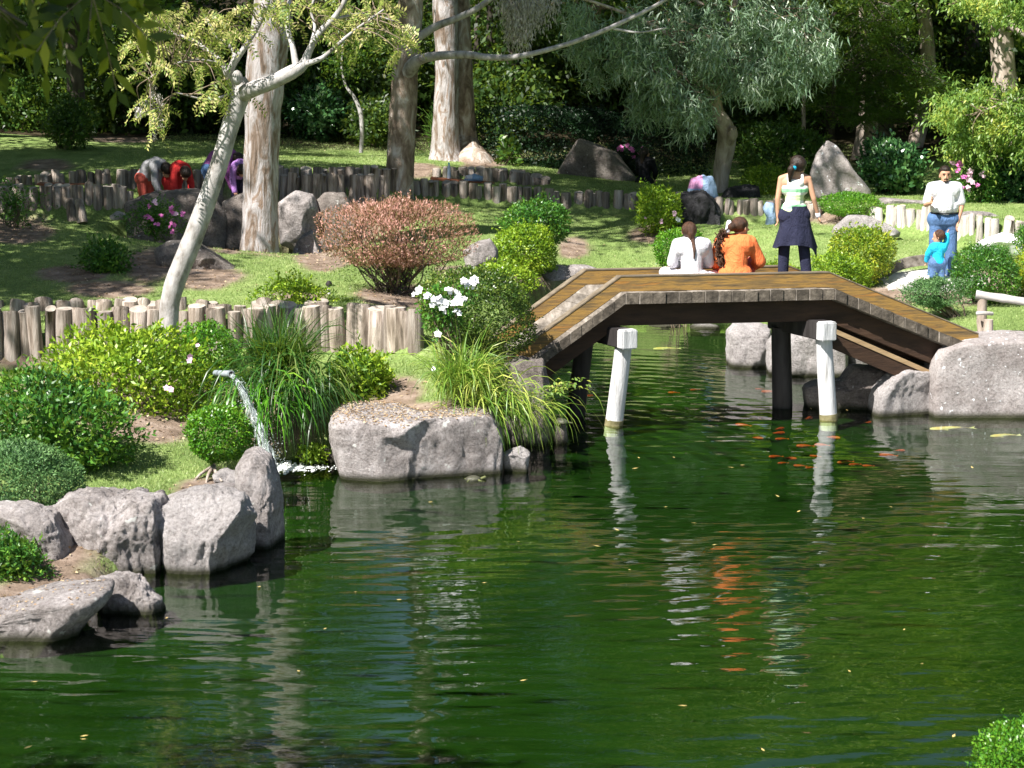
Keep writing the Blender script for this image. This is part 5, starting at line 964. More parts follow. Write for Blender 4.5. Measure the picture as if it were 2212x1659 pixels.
# near branch at the upper left corner: large leaves on a tree standing left of the picture
t9 = tree('out of focus near branch with large dark and yellow leaves at the upper left', (-4.2, 9.2, gz(-4.2, 9.2)), name='near_tree'); g = G()
tk = spline([(-4.2, 9.2, .6), (-4.0, 9.3, 2.5), (-3.95, 9.3, 4.2), (-3.9, 9.3, 5.2)], 5); tube(g, tk, np.linspace(.16, .08, len(tk)), 12, 0, True, .1)
B9 = [spline(q, 6) for q in ([(-4.0, 9.3, 4.6), (-3.0, 9.2, 5.15), (-2.3, 9.1, 4.95), (-1.75, 9.0, 4.72)], [(-4.0, 9.3, 4.5), (-3.0, 9.1, 4.95), (-2.4, 9.0, 4.8), (-2.0, 8.9, 4.58)], [(-3.9, 9.3, 5.0), (-2.8, 9.4, 5.2), (-1.9, 9.3, 5.0), (-1.6, 9.2, 4.75)], [(-4, 9.3, 4.4), (-3, 9, 4.8), (-2.3, 8.9, 4.62)])]
for q in B9: tube(g, q, np.linspace(.03, .006, len(q)), 6, 0, False)
part('trunk', g, M['bark_dark'], t9); g = G(); gs = G()
for q in B9:
    for rep in range(8):
        s = q[rng.integers(len(q) // 2, len(q))]; d_ = unit(rng.normal(size=3) * (.7, .5, .2) + (.25, -.05, -.6)); L = rng.uniform(.22, .4); kk = 6
        tt = np.linspace(.25, 1, kk); ax = s + d_ * (tt * L)[:, None] + np.array((0, 0, -1)) * (tt ** 2 * L * .35)[:, None]; tube(gs, [s, ax[2], ax[-1]], .003, 4, 0, False); s_ = unit(np.cross(d_, (rng.normal() * .3, 1, rng.normal() * .3)))
        for sg in (-1, 1): leaves(g, ax, s_ * sg + d_ * 1.0 + (0, 0, -.7) + rng.normal(size=(kk, 3)) * .2, np.tile((0.0, -1, .3), (kk, 1)) + rng.normal(size=(kk, 3)) * .4, .13 * rng.uniform(.7, 1.2, kk), .042)
part('foliage', g, LM['big'], t9); part('twigs', gs, M['twig'], t9)
crown_high(t9, np.array((-6.2, 8.0, 7.6)), (1.6, 1.4, 1.0), 3500, .14, 'wild')
crown_high(t9, np.array((-3.5, 7.7, 6.7)), (1.3, 1.2, .7), 3200, .14, 'wild')  # unseen crown piece added to keep the sun off the near leaves
# dry brush and pipe rail in the background
bp_ = thing('brush_pile', 'pile of dry bare branches on the slope behind the hedge', 'brush pile', D(1090, 225, 56)); g = G()
for k in range(130):
    a = D(1090 + rng.normal(0, 38), 208 + rng.normal(0, 12), 55 + rng.normal(0, .5)); d_ = rng.normal(size=3) * (.6, .3, .22); tube(g, spline([a - d_, a + rng.normal(size=3) * .06, a + d_], 2), [.02, .018, .014, .012, .008], 4, 0, False)
part('branches', g, M['bark_tan'], bp_)
g = G(); tube(g, [D(640, 219, 54), D(985, 227, 54)], .035, 8); pr = thing('pipe_rail', 'thin grey pipe rail crossing behind the middle trees', 'railing', D(800, 240, 54)); M['steel'] = surfmat('grey_steel', [(.3, (.2, .23, .26)), (.7, (.32, .36, .4))], 3, rough=.5)
part('rail', g, M['steel'], pr)
for u in (640, 700, 830, 940): g = G(); tube(g, [D(u, 219 + (u - 640) * .023, 54), D(u, 262, 54)], .03, 8); part('post', g, M['steel'], pr)
# ================================================================ people
M['skin'] = surfmat('tan_skin', [(.3, (.46, .25, .16)), (.7, (.56, .32, .21))], 8, bs=0, rough=.55)
M['hair'] = surfmat('black_hair', [(.35, (.012, .008, .006)), (.65, (.035, .022, .016))], 6, (6, 6, 1), .4, .6, .01, 30)
M['hair_br'] = surfmat('dark_brown_hair', [(.35, (.03, .014, .008)), (.65, (.10, .045, .025))], 6, (6, 6, 1), .4, .8, .015, 30)
for nm, c in (('white_cloth', (.82, .80, .86)), ('orange_cloth', (.90, .22, .07)), ('navy', (.022, .024, .055)), ('denim', (.10, .19, .38)), ('grey_cloth', (.34, .34, .36)), ('red_cloth', (.55, .03, .03)), ('coral', (.62, .12, .09)),
              ('turquoise', (.02, .50, .78)), ('purple', (.32, .10, .32)), ('lilac', (.40, .20, .55)), ('black_cloth', (.012, .012, .016)), ('pink_cloth', (.75, .35, .62)), ('white_shirt', (.84, .85, .9)), ('pale_denim', (.30, .42, .62)), ('shoe', (.5, .42, .36))): M[nm] = cloth(nm, c)
m, t, nd, lk, b = newmat('striped_tank_top'); sx = nd.new('ShaderNodeSeparateXYZ'); lk.new(coords(nd, lk), sx.inputs[0])
mr = nd.new('ShaderNodeMapRange'); mr.inputs[1].default_value = .86; mr.inputs[2].default_value = 1.36; lk.new(sx.outputs[2], mr.inputs[0])
wt, gn, yl = (.82, .84, .78), (.28, .66, .34), (.66, .78, .45)
r = ramp(nd, [(0, yl), (.16, gn), (.27, wt), (.36, yl), (.5, wt), (.56, gn), (.66, wt)]); r.color_ramp.interpolation = 'CONSTANT'; lk.new(mr.outputs[0], r.inputs[0]); lk.new(r.outputs[0], b.inputs['Base Color']); b.inputs['Roughness'].default_value = .85
bump(nd, lk, b, tex(nd, lk, coords(nd, lk, (1, 1, 4)), 8, 3), .5, .02); M['tank'] = m

class Fig:
    def __init__(s, label, base, rot=0, sc=1.0, cat='person'):
        s.base = np.asarray(base, float); s.c, s.s = math.cos(rot), math.sin(rot); s.sc = sc
        s.o = thing('person', label, cat, s.base)
    def T(s, p):
        p = np.asarray(p, float) * s.sc; return s.base + np.array((s.c * p[0] - s.s * p[1], s.s * p[0] + s.c * p[1], p[2]))
    def caps(s, L, voxel=.014, smooth=4):
        g = G()
        for c in L:
            if len(c) == 2:                # ellipsoid: centre, radii
                V, Fc = ico(2); V = V * np.asarray(c[1]) + np.asarray(c[0]); g.add(np.array([s.T(v) for v in V]), Fc)
            else: capsule(g, s.T(c[0]), s.T(c[1]), c[2] * s.sc, c[3] * s.sc)
        return fuse(g, voxel, smooth)
    def part(s, name, L, mat, voxel=.014, smooth=4, label=None): return part(name, s.caps(L, voxel, smooth), M[mat], s.o, label=label)
def hand(w, dirn, palm_n=(0, 0, 1), sc=1.0, curl=.3):
    """palm, four unequal bent fingers and a thumb leaving the side of the palm"""
    w = np.asarray(w, float); d = unit(np.asarray(dirn, float)); n = unit(np.asarray(palm_n, float)); sd_ = unit(np.cross(d, n)); n = np.cross(sd_, d); L = []
    for k, o in enumerate((-.027, -.009, .009, .027)):
        L.append((w, w + (d * .075 + sd_ * o) * sc, .017 * sc, .013 * sc)); a = w + (d * .08 + sd_ * o) * sc; ln = (.06, .07, .066, .052)[k] * sc
        b_ = a + (d * math.cos(curl) - n * math.sin(curl)) * ln * .55; e = b_ + (d * math.cos(curl * 2.4) - n * math.sin(curl * 2.4)) * ln * .5
        L += [(a, b_, .0095 * sc, .009 * sc), (b_, e, .009 * sc, .0075 * sc)]
    a = w + (d * .025 - sd_ * .025) * sc; b_ = a + (d * .03 - sd_ * .028 - n * .008) * sc; L += [(a, b_, .012 * sc, .011 * sc), (b_, b_ + (d * .03 - sd_ * .006) * sc, .0105 * sc, .009 * sc)]
    return L
def head(c, face=(0, 1, 0), r=1.0):
    c = np.asarray(c, float); f = unit(np.asarray(face, float)); s_ = unit(np.cross(f, (0, 0, 1))); up = np.cross(s_, f)
    return [(c + up * .03 * r, c + up * .03 * r - f * .025 * r, .082 * r, .085 * r), (c - up * .05 * r + f * .03 * r, c + up * .02 * r, .058 * r, .075 * r), (c + f * .095 * r - up * .005, c + f * .108 * r - up * .025 * r, .010 * r, .014 * r),
            (c + s_ * .083 * r, c + s_ * .086 * r - up * .03 * r, .014 * r, .011 * r), (c - s_ * .083 * r, c - s_ * .086 * r - up * .03 * r, .014 * r, .011 * r), (c + f * .078 * r - up * .062 * r, c + f * .08 * r - up * .062 * r, .022 * r, .02 * r)]
def bodycaps(J, r=1.0, hands=True, foot=True, hd=1.0):
    A = lambda k: np.asarray(J[k], float); L = [(A('hL'), A('hR'), .105 * r, .105 * r), (A('pel'), A('wst'), .11 * r, .10 * r), (A('wst'), A('cst'), .10 * r, .105 * r), (A('cst') + (A('sL') - A('cst')) * .5, A('cst') + (A('sR') - A('cst')) * .5, .10 * r, .10 * r),
         (A('cst'), A('nek'), .07 * r, .052 * r), (A('sL'), A('nek'), .05 * r, .05 * r), (A('sR'), A('nek'), .05 * r, .05 * r), (A('nek'), A('hed'), .05 * r, .05 * r)]
    for s_ in 'LR':
        L += [(A('s' + s_), A('e' + s_), .048 * r, .038 * r), (A('e' + s_), A('w' + s_), .038 * r, .026 * r), (A('h' + s_), A('k' + s_), .08 * r, .055 * r), (A('k' + s_), A('a' + s_), .055 * r, .037 * r)]
        if foot: f = A('f' + s_); L += [(A('a' + s_), f, .036 * r, .03 * r)]
        if hands:
            d = A('w' + s_) - A('e' + s_); L += hand(A('w' + s_), J.get('hd' + s_, d), J.get('pn' + s_, (1 if s_ == 'L' else -1, 0, 0.01)), r, .35)
    return L + head(A('hed'), J.get('face', (0, 1, 0)), hd)
def shirt(J, r=1.0, sleeve=2, pad=.016, low=.0):
    A = lambda k: np.asarray(J[k], float); p = pad
    L = [(A('pel') + (A('hL') - A('pel')) * .55 + (0, 0, low), A('pel') + (A('hR') - A('pel')) * .55 + (0, 0, low), .12 * r + p, .12 * r + p), (A('pel'), A('wst'), .115 * r + p, .108 * r + p), (A('wst'), A('cst'), .108 * r + p, .115 * r + p),
         (A('cst') + (A('sL') - A('cst')) * .55, A('cst') + (A('sR') - A('cst')) * .55, .108 * r + p, .108 * r + p), (A('sL'), A('nek') + (A('cst') - A('nek')) * .2, .052 * r + p, .055 * r + p), (A('sR'), A('nek') + (A('cst') - A('nek')) * .2, .052 * r + p, .055 * r + p)]
    for s_ in 'LR':
        if sleeve >= 1: L += [(A('s' + s_), A('s' + s_) + (A('e' + s_) - A('s' + s_)) * (1 if sleeve > 1 else .8), .052 * r + p, .046 * r + p)]
        if sleeve >= 2: L += [(A('e' + s_), A('e' + s_) + (A('w' + s_) - A('e' + s_)) * .93, .044 * r + p, .034 * r + p)]
    return L
def pants(J, r=1.0, pad=.018, frac=.96):
    A = lambda k: np.asarray(J[k], float); L = [(A('hL'), A('hR'), .115 * r + pad, .115 * r + pad), (A('pel'), A('pel') + (0, 0, .04), .11 * r + pad, .108 * r + pad)]
    for s_ in 'LR': L += [(A('h' + s_), A('k' + s_), .083 * r + pad, .062 * r + pad), (A('k' + s_), A('k' + s_) + (A('a' + s_) - A('k' + s_)) * frac, .062 * r + pad, .052 * r + pad)]
    return L
STAND = dict(pel=(0, 0, .90), wst=(0, 0, 1.03), cst=(0, 0, 1.22), nek=(0, -.01, 1.38), hed=(0, .01, 1.475), sL=(-.165, 0, 1.32), sR=(.165, 0, 1.32), eL=(-.21, -.01, 1.07), eR=(.21, -.01, 1.07), wL=(-.20, .03, .84), wR=(.22, .03, .84),
             hL=(-.085, 0, .87), hR=(.085, 0, .87), kL=(-.10, .01, .46), kR=(.10, .01, .46), aL=(-.11, 0, .08), aR=(.11, 0, .08), fL=(-.13, .14, .035), fR=(.13, .14, .035))
def mod(J, **k): q = dict(J); q.update(k); return q
DZ = 1.60
def deckpt(u, dY=.42): x, y, z = ray(u, 620); Y = 25.2 + .18 * ((u - 1340) / 455) * 2.5 / 2.5 + dY; return np.array((x / y * Y, Y, DZ))

# standing girl on the bridge, back to us
J = mod(STAND, hed=(.045, .02, 1.475), nek=(.01, 0, 1.38), face=(.75, .6, -.15), eL=(-.205, -.02, 1.08), wL=(-.20, .0, .86), eR=(.235, -.02, 1.08), wR=(.30, .03, .87), kL=(-.11, .03, .46), aL=(-.12, .02, .08), kR=(.13, -.02, .46), aR=(.17, -.04, .08), fR=(.22, .08, .035), pnR=(-1, 0, 0))
f = Fig('girl in striped tank top with jacket tied at her waist standing on the bridge', deckpt(1712, .40), 0, .985)
f.part('body', bodycaps(J, .88), 'skin', .009, 3)
f.part('tank_top', [((-.05, 0, .94), (.05, 0, .94), .115, .115), ((0, 0, 1.0), (0, 0, 1.2), .112, .122), ((-.08, 0, 1.2), (.08, 0, 1.2), .095, .095), ((-.095, 0, 1.30), (-.085, 0, 1.24), .035, .06), ((.095, 0, 1.30), (.085, 0, 1.24), .035, .06), ((-.085, -.07, 1.27), (-.085, -.045, 1.37), .022, .02), ((.085, -.07, 1.27), (.085, -.045, 1.37), .022, .02), ((-.06, -.06, 1.27), (.06, -.06, 1.27), .05, .05)], 'tank', .011, 3)
f.part('trousers', pants(J, .9), 'navy', .014)
f.part('hair', [((.03, -.01, 1.515), (.045, -.02, 1.50), .099, .098), ((-.01, -.075, 1.50), (-.06, -.11, 1.44), .042, .05), ((-.06, -.11, 1.44), (-.075, -.10, 1.30), .05, .02)], 'hair', .010, 3)
f.part('hair_tie', [((-.045, -.10, 1.475), (-.028, -.115, 1.46), .034, .034)], 'turquoise', .01, 2)
g = G(); n = 40; rows = []
for k, (z, rx, ry) in enumerate(((.99, .135, .115), (.93, .155, .13), (.82, .175, .145), (.70, .20, .16), (.58, .235, .175), (.49, .26, .18))):
    a = np.arange(n) / n * 2 * np.pi; rr = 1 + .07 * k / 5 * np.sin(a * 7) + .04 * k / 5 * np.sin(a * 4 + 1); dz = -.03 * k / 5 * np.sin(a * 3)
    zz = z + dz + (k > 3) * (-.16 * np.exp(-((a - 5.9) / .35) ** 2) - .05 * np.exp(-((a - 3.5) / .3) ** 2) + .06 * np.exp(-((a - 4.7) / .5) ** 2)); ex = (k > 3) * (.12 * np.exp(-((a - 5.95) / .3) ** 2))
    rows.append(np.array([f.T((rx * rr[i] * math.cos(a[i]) * (1 + ex[i]) + .02, ry * rr[i] * math.sin(a[i]) * (1 + ex[i]), zz[i])) for i in range(n)]))
V = np.concatenate(rows); i = np.arange(5)[:, None] * n; j = np.arange(n)[None]; j2 = (j + 1) % n; g.add(V, np.stack(((i + j).ravel(), (i + j2).ravel(), (i + n + j2).ravel(), (i + n + j).ravel()), 1)); part('tied_jacket', g, M['navy'], f.o)
f.part('bracelet', [((.295, .03, .885), (.302, .03, .865), .034, .034)], 'white_cloth', .009, 2)
f.part('shoe', [((-.12, -.02, .04), (-.13, .13, .035), .045, .04)], 'white_cloth', .012); f.part('shoe', [((.17, -.07, .04), (.22, .09, .035), .045, .04)], 'white_cloth', .012)
# seated women
SIT = dict(pel=(0, 0, .11), wst=(0, .01, .26), cst=(0, .05, .45), nek=(0, .08, .60), hed=(0, .12, .70), sL=(-.175, .06, .54), sR=(.175, .06, .54), eL=(-.23, .12, .30), eR=(.23, .12, .30), wL=(-.12, .33, .26), wR=(.12, .33, .26),
           hL=(-.10, .0, .11), hR=(.10, .0, .11), kL=(-.22, .40, .26), kR=(.22, .40, .26), aL=(-.10, .62, .06), aR=(.10, .62, .06), fL=(-.11, .76, .04), fR=(.11, .76, .04))
J = mod(SIT, kL=(-.30, .28, .16), aL=(-.05, .48, .06), kR=(.36, .22, .12), aR=(.12, .48, .06), fL=(.0, .56, .04), fR=(.05, .56, .04), hed=(-.03, .10, .69), nek=(-.01, .06, .58))
f = Fig('woman in white jacket with a braid sitting with her back to us on the bridge', deckpt(1494, .30), .05, .97)
f.part('body', bodycaps(J, .95, hd=.95), 'skin', .010, 3); f.part('jacket', shirt(J, 1.05, 2, .022), 'white_cloth', .012); f.part('trousers', pants(J, 1.0), 'white_cloth', .014, label='very pale trousers')
f.part('hair', [((-.03, .08, .725), (-.03, .06, .71), .098, .10), ((-.02, -.005, .67), (-.0, -.02, .60), .05, .035)], 'hair_br', .010, 3)
f.part('braid', [((-.0, -.03, .60), (.01, -.065, .54), .03, .024), ((.01, -.065, .54), (.015, -.10, .46), .023, .019), ((.015, -.10, .46), (.01, -.12, .38), .018, .011)], 'hair_br', .007, 2)
J = mod(SIT, hed=(.07, .10, .72), face=(.85, .5, -.15), nek=(.02, .06, .60), eR=(.30, .10, .30), wR=(.22, .30, .22), eL=(-.24, .08, .30), wL=(-.20, .24, .20))
f = Fig('woman in orange jacket with a curly ponytail sitting on the bridge', deckpt(1588, .34), -.05, 1.0)
f.part('body', bodycaps(J, 1.0, hd=1.0), 'skin', .010, 3); f.part('jacket', shirt(J, 1.12, 2, .026, .03), 'orange_cloth', .012); f.part('trousers', pants(J, 1.0), 'coral', .014)
f.part('hair', [((.05, .085, .755), (.03, .07, .745), .098, .098), ((-.01, .04, .74), (-.06, .0, .73), .06, .06)], 'hair_br', .010, 3)
f.part('scrunchie', [((-.085, .0, .78), (-.10, -.01, .68), .034, .034)], 'white_cloth', .010, 3)
g = G()
for k in range(120):                     # curls
    t_ = rng.random(); c = f.T((-.155 - .05 * math.sin(t_ * 3) + rng.normal(0, .028), -.03 + rng.normal(0, .03), .72 - .42 * t_ + rng.normal(0, .012))); ph = rng.random() * 6
    tube(g, [c + np.array((math.cos(ph + q * 1.3) * .016, math.sin(ph + q * 1.3) * .016, -.018 * q)) for q in range(6)], .0075, 5, 0, False)
part('curly_ponytail', g, M['hair_br'], f.o)
# man on the arched path, facing us
J = mod(STAND, hed=(0, .02, 1.60), nek=(0, 0, 1.49), face=(.10, 1, -.05), cst=(0, .02, 1.32), wst=(0, .04, 1.12), pel=(0, 0, .98), sL=(-.20, 0, 1.43), sR=(.20, 0, 1.43), hL=(-.10, 0, .94), hR=(.10, 0, .94), kL=(-.12, .02, .50), kR=(.12, .02, .50), aL=(-.14, 0, .08), aR=(.14, 0, .08),
        eL=(-.27, .02, 1.15), wL=(-.20, .08, .90), eR=(.27, -.02, 1.16), wR=(.24, .20, 1.20), pnL=(1, 0, 0), hdR=(-.1, .6, .5))
f = Fig('man in white t shirt and jeans holding the hand of a toddler', D(2034, 606, 32.4), math.pi, 1.0)
f.part('body', bodycaps(J, 1.08, hd=1.0), 'skin', .010, 3)
f.part('t_shirt', [((-.08, .03, 1.12), (.08, .03, 1.12), .135, .135), ((0, .045, 1.14), (0, .03, 1.25), .165, .160)] + shirt(J, 1.05, 1, .022)[2:], 'white_shirt', .013)
f.part('jeans', pants(J, 1.12, .026, .98), 'denim', .015)
f.part('belt', [((0, .025, 1.035), (.225, .165, .022))], 'black_cloth', .010, 1)
f.part('hair', [((0, -.005, 1.672), (0, -.03, 1.65), .088, .094), ((0, .035, 1.685), (0, 0, 1.69), .06, .07)], 'hair', .010, 2)
f.part('goatee', [((-.028, .108, 1.552), (.028, .108, 1.552), .009, .009), ((-.02, .100, 1.515), (.02, .100, 1.515), .016, .016)], 'hair', .006, 1)
f.part('eyebrow', [((-.052, .092, 1.632), (-.02, .102, 1.634), .007, .007)], 'hair', .005, 1); f.part('eyebrow', [((.02, .102, 1.634), (.052, .092, 1.632), .007, .007)], 'hair', .005, 1)
f.part('eye', [((-.034, .092, 1.612), (-.030, .094, 1.612), .009, .009)], 'black_cloth', .004, 1); f.part('eye', [((.034, .092, 1.612), (.030, .094, 1.612), .009, .009)], 'black_cloth', .004, 1)
f.part('shoe', [((-.14, -.04, .04), (-.15, .18, .04), .05, .045)], 'shoe', .014); f.part('shoe', [((.14, -.04, .04), (.15, .18, .04), .05, .045)], 'shoe', .014)
wpos = f.T((-.20, .09, .90))
# toddler: wider head, short limbs; lifted right hand meets the man's
k = .80 / 1.6
J = dict(pel=(0, 0, .36), wst=(0, 0, .42), cst=(0, 0, .52), nek=(0, 0, .60), hed=(0, .01, .69), sL=(-.085, 0, .56), sR=(.085, 0, .56), eL=(-.13, .03, .46), eR=(.115, .0, .62), wL=(-.13, .08, .36), wR=(.13, .02, .72), hL=(-.045, 0, .34), hR=(.045, 0, .34), kL=(-.055, .01, .19), kR=(.055, .01, .19), aL=(-.06, 0, .05), aR=(.06, 0, .05), fL=(-.065, .07, .025), fR=(.065, .07, .025), face=(-.8, .3, -.2))
f = Fig('toddler in turquoise top and blue trousers held by the hand', D(2024, 622, 32.0), .15, 1.12)
f.part('body', bodycaps(J, .55, hd=.78), 'skin', .009, 3); f.part('sweater', shirt(J, .62, 2, .014), 'turquoise', .010); f.part('trousers', pants(J, .60, .018), 'denim', .011, label='dark blue trousers')
f.part('hair', [((.01, -.005, .725), (.02, -.01, .715), .07, .074)], 'hair_br', .009, 3)
f.part('shoe', [((-.06, -.02, .025), (-.065, .08, .025), .03, .028)], 'white_cloth', .010); f.part('shoe', [((.06, -.02, .025), (.065, .08, .025), .03, .028)], 'white_cloth', .010)
# bending children: they lean on the dark slab, legs straight, backs level.  x = right in the picture
def bender(label, u, vhip, Y, rot, sc, top, low, hairm='hair', arm=.0, extra=None):
    J = dict(pel=(0, 0, .66), wst=(0, .09, .82), cst=(0, .27, .88), nek=(0, .40, .82), hed=(0, .50, .75), sL=(-.13, .34, .83), sR=(.13, .34, .83), eL=(-.17, .38, .58), eR=(.17, .38, .58), wL=(-.14, .46, .35), wR=(.14, .46, .35), hL=(-.08, 0, .62), hR=(.08, 0, .62), kL=(-.09, .04, .33), kR=(.09, .04, .33), aL=(-.1, -.02, .06), aR=(.1, -.02, .06), fL=(-.11, .1, .03), fR=(.11, .1, .03), face=(0, .6, -.8),
             hdL=(0, .8, -.6), hdR=(0, .8, -.6), pnL=(0, 1, 1), pnR=(0, 1, 1))
    h = D(u, vhip, Y); f = Fig(label, h - (0, 0, .66 * sc * .92), rot, sc * .92)
    f.part('body', bodycaps(J, .85, hd=.92), 'skin', .012, 3); f.part('sweater', shirt(J, .9, 2, .027), top, .013, 5); f.part('trousers', pants(J, .9, .024), low, .013)
    f.part('hair', [((0, .485, .82), (0, .52, .79), .10, .10)] + (extra or []), hairm, .012, 3); return f
bender('boy in grey sweater and coral trousers bending over the dark slab', 312, 380, 37.0, -2.1, 1.08, 'grey_cloth', 'coral')
f = bender('boy in red tracksuit with white arm bands bending beside the grey sweater', 372, 386, 36.9, -2.5, 1.05, 'red_cloth', 'red_cloth')
J = None; f.part('arm_band', [((-.165, .375, .61), (-.168, .38, .56), .062, .062)], 'white_cloth', .012, 2); f.part('arm_band', [((.165, .375, .61), (.168, .38, .56), .062, .062)], 'white_cloth', .012, 2)
bender('person in purple top and jeans bending behind the leaning trunk', 455, 362, 37.8, -1.9, 1.2, 'purple', 'denim')
bender('girl in lilac top bending between the leaning trunk and the big eucalyptus', 516, 378, 37.6, -2.9, .95, 'lilac', 'navy', extra=[((.05, .44, .80), (.06, .40, .70), .05, .04)])
# dark dressed person by the flowering shrub
J = mod(STAND, face=(1, .2, -.1), eR=(.2, .1, 1.08), wR=(.12, .22, .95), eL=(-.2, .1, 1.08), wL=(-.10, .2, .93))
f = Fig('person with long dark hair in black top seen from the side in the shade', D(1392, 418, 43.2) - (0, 0, .62), -.6, .98)
f.part('body', bodycaps(J, .9), 'skin', .012, 3); f.part('top', shirt(J, .95, 2, .018), 'black_cloth', .014); f.part('trousers', pants(J, .95), 'black_cloth', .014)
f.part('hair', [((0, -.02, 1.50), (0, -.05, 1.47), .10, .10), ((0, -.08, 1.45), (0, -.09, 1.28), .07, .045)], 'hair', .012, 3)

# ================================================================ bags, bottle, jacket, pipe, water
def lumpy(name, label, cat, poly, Y, depth, mats, e=2.4, amp=.12, seed=0):
    cx, cy, rf = starfun(poly); C = D(cx, cy, Y); k = mpu(Y); V, Fc = ico(5); phi = np.arctan2(V[:, 2], V[:, 0]); mm = np.hypot(V[:, 0], V[:, 2])
    rad = rf(phi) * k; P = np.stack((np.cos(phi) * mm ** .8 * rad, V[:, 1] * depth / 2, np.sin(phi) * mm ** .8 * rad), 1); s = rad.mean()
    fold = 1 - 2 * np.abs(fbm(P * (1, 1, .5), 1.6 / s, seed, 3)); P = P * (1 + amp * fold)[:, None] + C
    cen = P[Fc].mean(1); sel = (cen[:, 0] < C[0] - .15 * s) & (cen[:, 2] > C[2]); g = G(); g.add(P, [Fc[~sel]]); 
    g.F.append(Fc[sel]); g.M.append(1 if len(mats) > 1 else 0)
    return solo(name, g, mats, (C[0], C[1], P[:, 2].min()), label, cat)
lumpy('cloth_bag', 'pink and white cloth bag slumped on top of the black rock', 'bag', [(1488, 410), (1495, 388), (1520, 379), (1538, 384), (1546, 405), (1552, 434), (1530, 432), (1512, 418), (1490, 420)], 38.9, .35, [M['pale_denim'], M['pink_cloth']])
lumpy('folded_cloth', 'crumpled blue and white cloth lying on the middle bench', 'cloth', [(1003, 390), (1008, 380), (1025, 376), (1042, 382), (1040, 391), (1010, 394)], 41.8, .3, [M['pale_denim'], M['white_cloth']], seed=3)
lumpy('denim_jacket', 'pale blue denim jacket hanging over the shaded logs beside the standing girl', 'jacket', [(1648, 452), (1655, 440), (1670, 442), (1676, 470), (1674, 500), (1660, 506), (1652, 495), (1656, 470)], 38.2, .2, [M['pale_denim']], seed=4)
M['plastic'] = surfmat('clear_blue_plastic', [(.3, (.25, .35, .5)), (.7, (.45, .55, .65))], 3, bs=0, rough=.2, spec=.8)
bt = thing('water_bottle', 'clear blue tinted plastic bottle standing on the middle bench', 'bottle', D(970, 387, 41.8)); c = WL[bt]; s = 1.35
g = G(); tube(g, [c + (0, 0, z * s) for z in (0, .02, .10, .11, .17, .20, .215)], [.03, .036, .036, .032, .036, .02, .013], 14); part('bottle_body', g, M['plastic'], bt)
g = G(); tube(g, [c + (0, 0, .215 * s), c + (0, 0, .24 * s)], .016, 10); part('cap', g, M['turquoise'], bt)
sp = thing('garden_sprinkler', 'small white sprinkler head standing on the lawn', 'sprinkler', D(711, 650, 28.2)); c = WL[sp]
g = G(); tube(g, [c - (0, 0, .1), c + (0, 0, .2)], .02, 8); part('riser', g, M['white_post'], sp); g = G(); tube(g, [c + (0, 0, .2), c + (0, 0, .23), c + (0, 0, .27)], [.035, .045, .02], 10); part('nozzle', g, M['dark_post'], sp)
# spout pipe and falling water
pp = thing('spout_pipe', 'short grey pipe pouring water out of the azalea', 'pipe', D(470, 810, 22.7)); g = G()
a, b_ = D(466, 806, 22.9), D(500, 808, 22.45); tube(g, [a, (a + b_) / 2, b_ - (b_ - a) * .04, b_], [.034, .034, .038, .038], 16); part('pipe_body', g, M['steel'], pp); g = G(); tube(g, [b_, b_ + (b_ - a) * .02], [.029, .029], 14); part('pipe_bore_dark', g, M['black_cloth'], pp)  # black disc paints the darkness inside the closed pipe end
wm, t, nd, lk, b = newmat('falling_water'); b.inputs['Base Color'].default_value = (.75, .85, .85, 1); b.inputs['Roughness'].default_value = .12; b.inputs['Specular IOR Level'].default_value = 1.0
al = nd.new('ShaderNodeBsdfTransparent'); mx = nd.new('ShaderNodeMixShader'); rr = ramp(nd, [(.45, (.04,) * 3), (.66, (.5,) * 3)]); lk.new(tex(nd, lk, coords(nd, lk, (3, 3, 1)), 9, 6, .7), rr.inputs[0]); lk.new(rr.outputs[0], mx.inputs[0]); lk.new(al.outputs[0], mx.inputs[1]); lk.new(b.outputs[0], mx.inputs[2]); lk.new(mx.outputs[0], nd['Material Output'].inputs[0])
bump(nd, lk, b, tex(nd, lk, coords(nd, lk, (3, 3, 1)), 14, 6), 1, .03)
path = spline([D(502, 811, 22.4), D(521, 836, 22.3), D(545, 885, 22.2), D(569, 945, 22.1), D(593, 1010, 22.0)], 6); g = G()
for k in range(26):
    o = rng.normal(size=3) * (.6, .5, .1); tt = np.linspace(0, 1, len(path)); w_ = .014 + .05 * tt
    tube(g, path + o * w_[:, None] + rng.normal(size=path.shape) * .006, rng.uniform(.006, .013) * (1 + .3 * np.sin(tt * 20 + k)), 6, 0, False)
for k in range(700):
    t_ = rng.random() ** .6; q = path[int(t_ * (len(path) - 1))] + rng.normal(size=3) * (.03 + .06 * t_, .05, .03); ball(g, q, rng.uniform(.003, .008), 1)
solo('water_jet', g, wm, path[0], 'curving jet of water falling from the pipe into the pond', 'water jet')
g = G(); fw = surfmat('white_foam', [(.3, (.7, .74, .72)), (.7, (.88, .9, .9))], 20, bs=0)
c0 = W(600, 1010)
for k in range(800):
    a = rng.random() * 6.28; r = abs(rng.normal(0, .16)); q = c0 + np.array((abs(rng.normal(0, .28)) * (1 if rng.random() < .75 else -.35), r * math.sin(a) * .8, 0)); s = rng.uniform(.004, .016) * math.exp(-abs(q[0] - c0[0]) * 1.5); ball(g, q, (s * 1.8, s * 1.8, s), 1)
solo('foam', g, fw, c0, 'white foam where the falling water hits the pond', 'foam', kind='stuff')
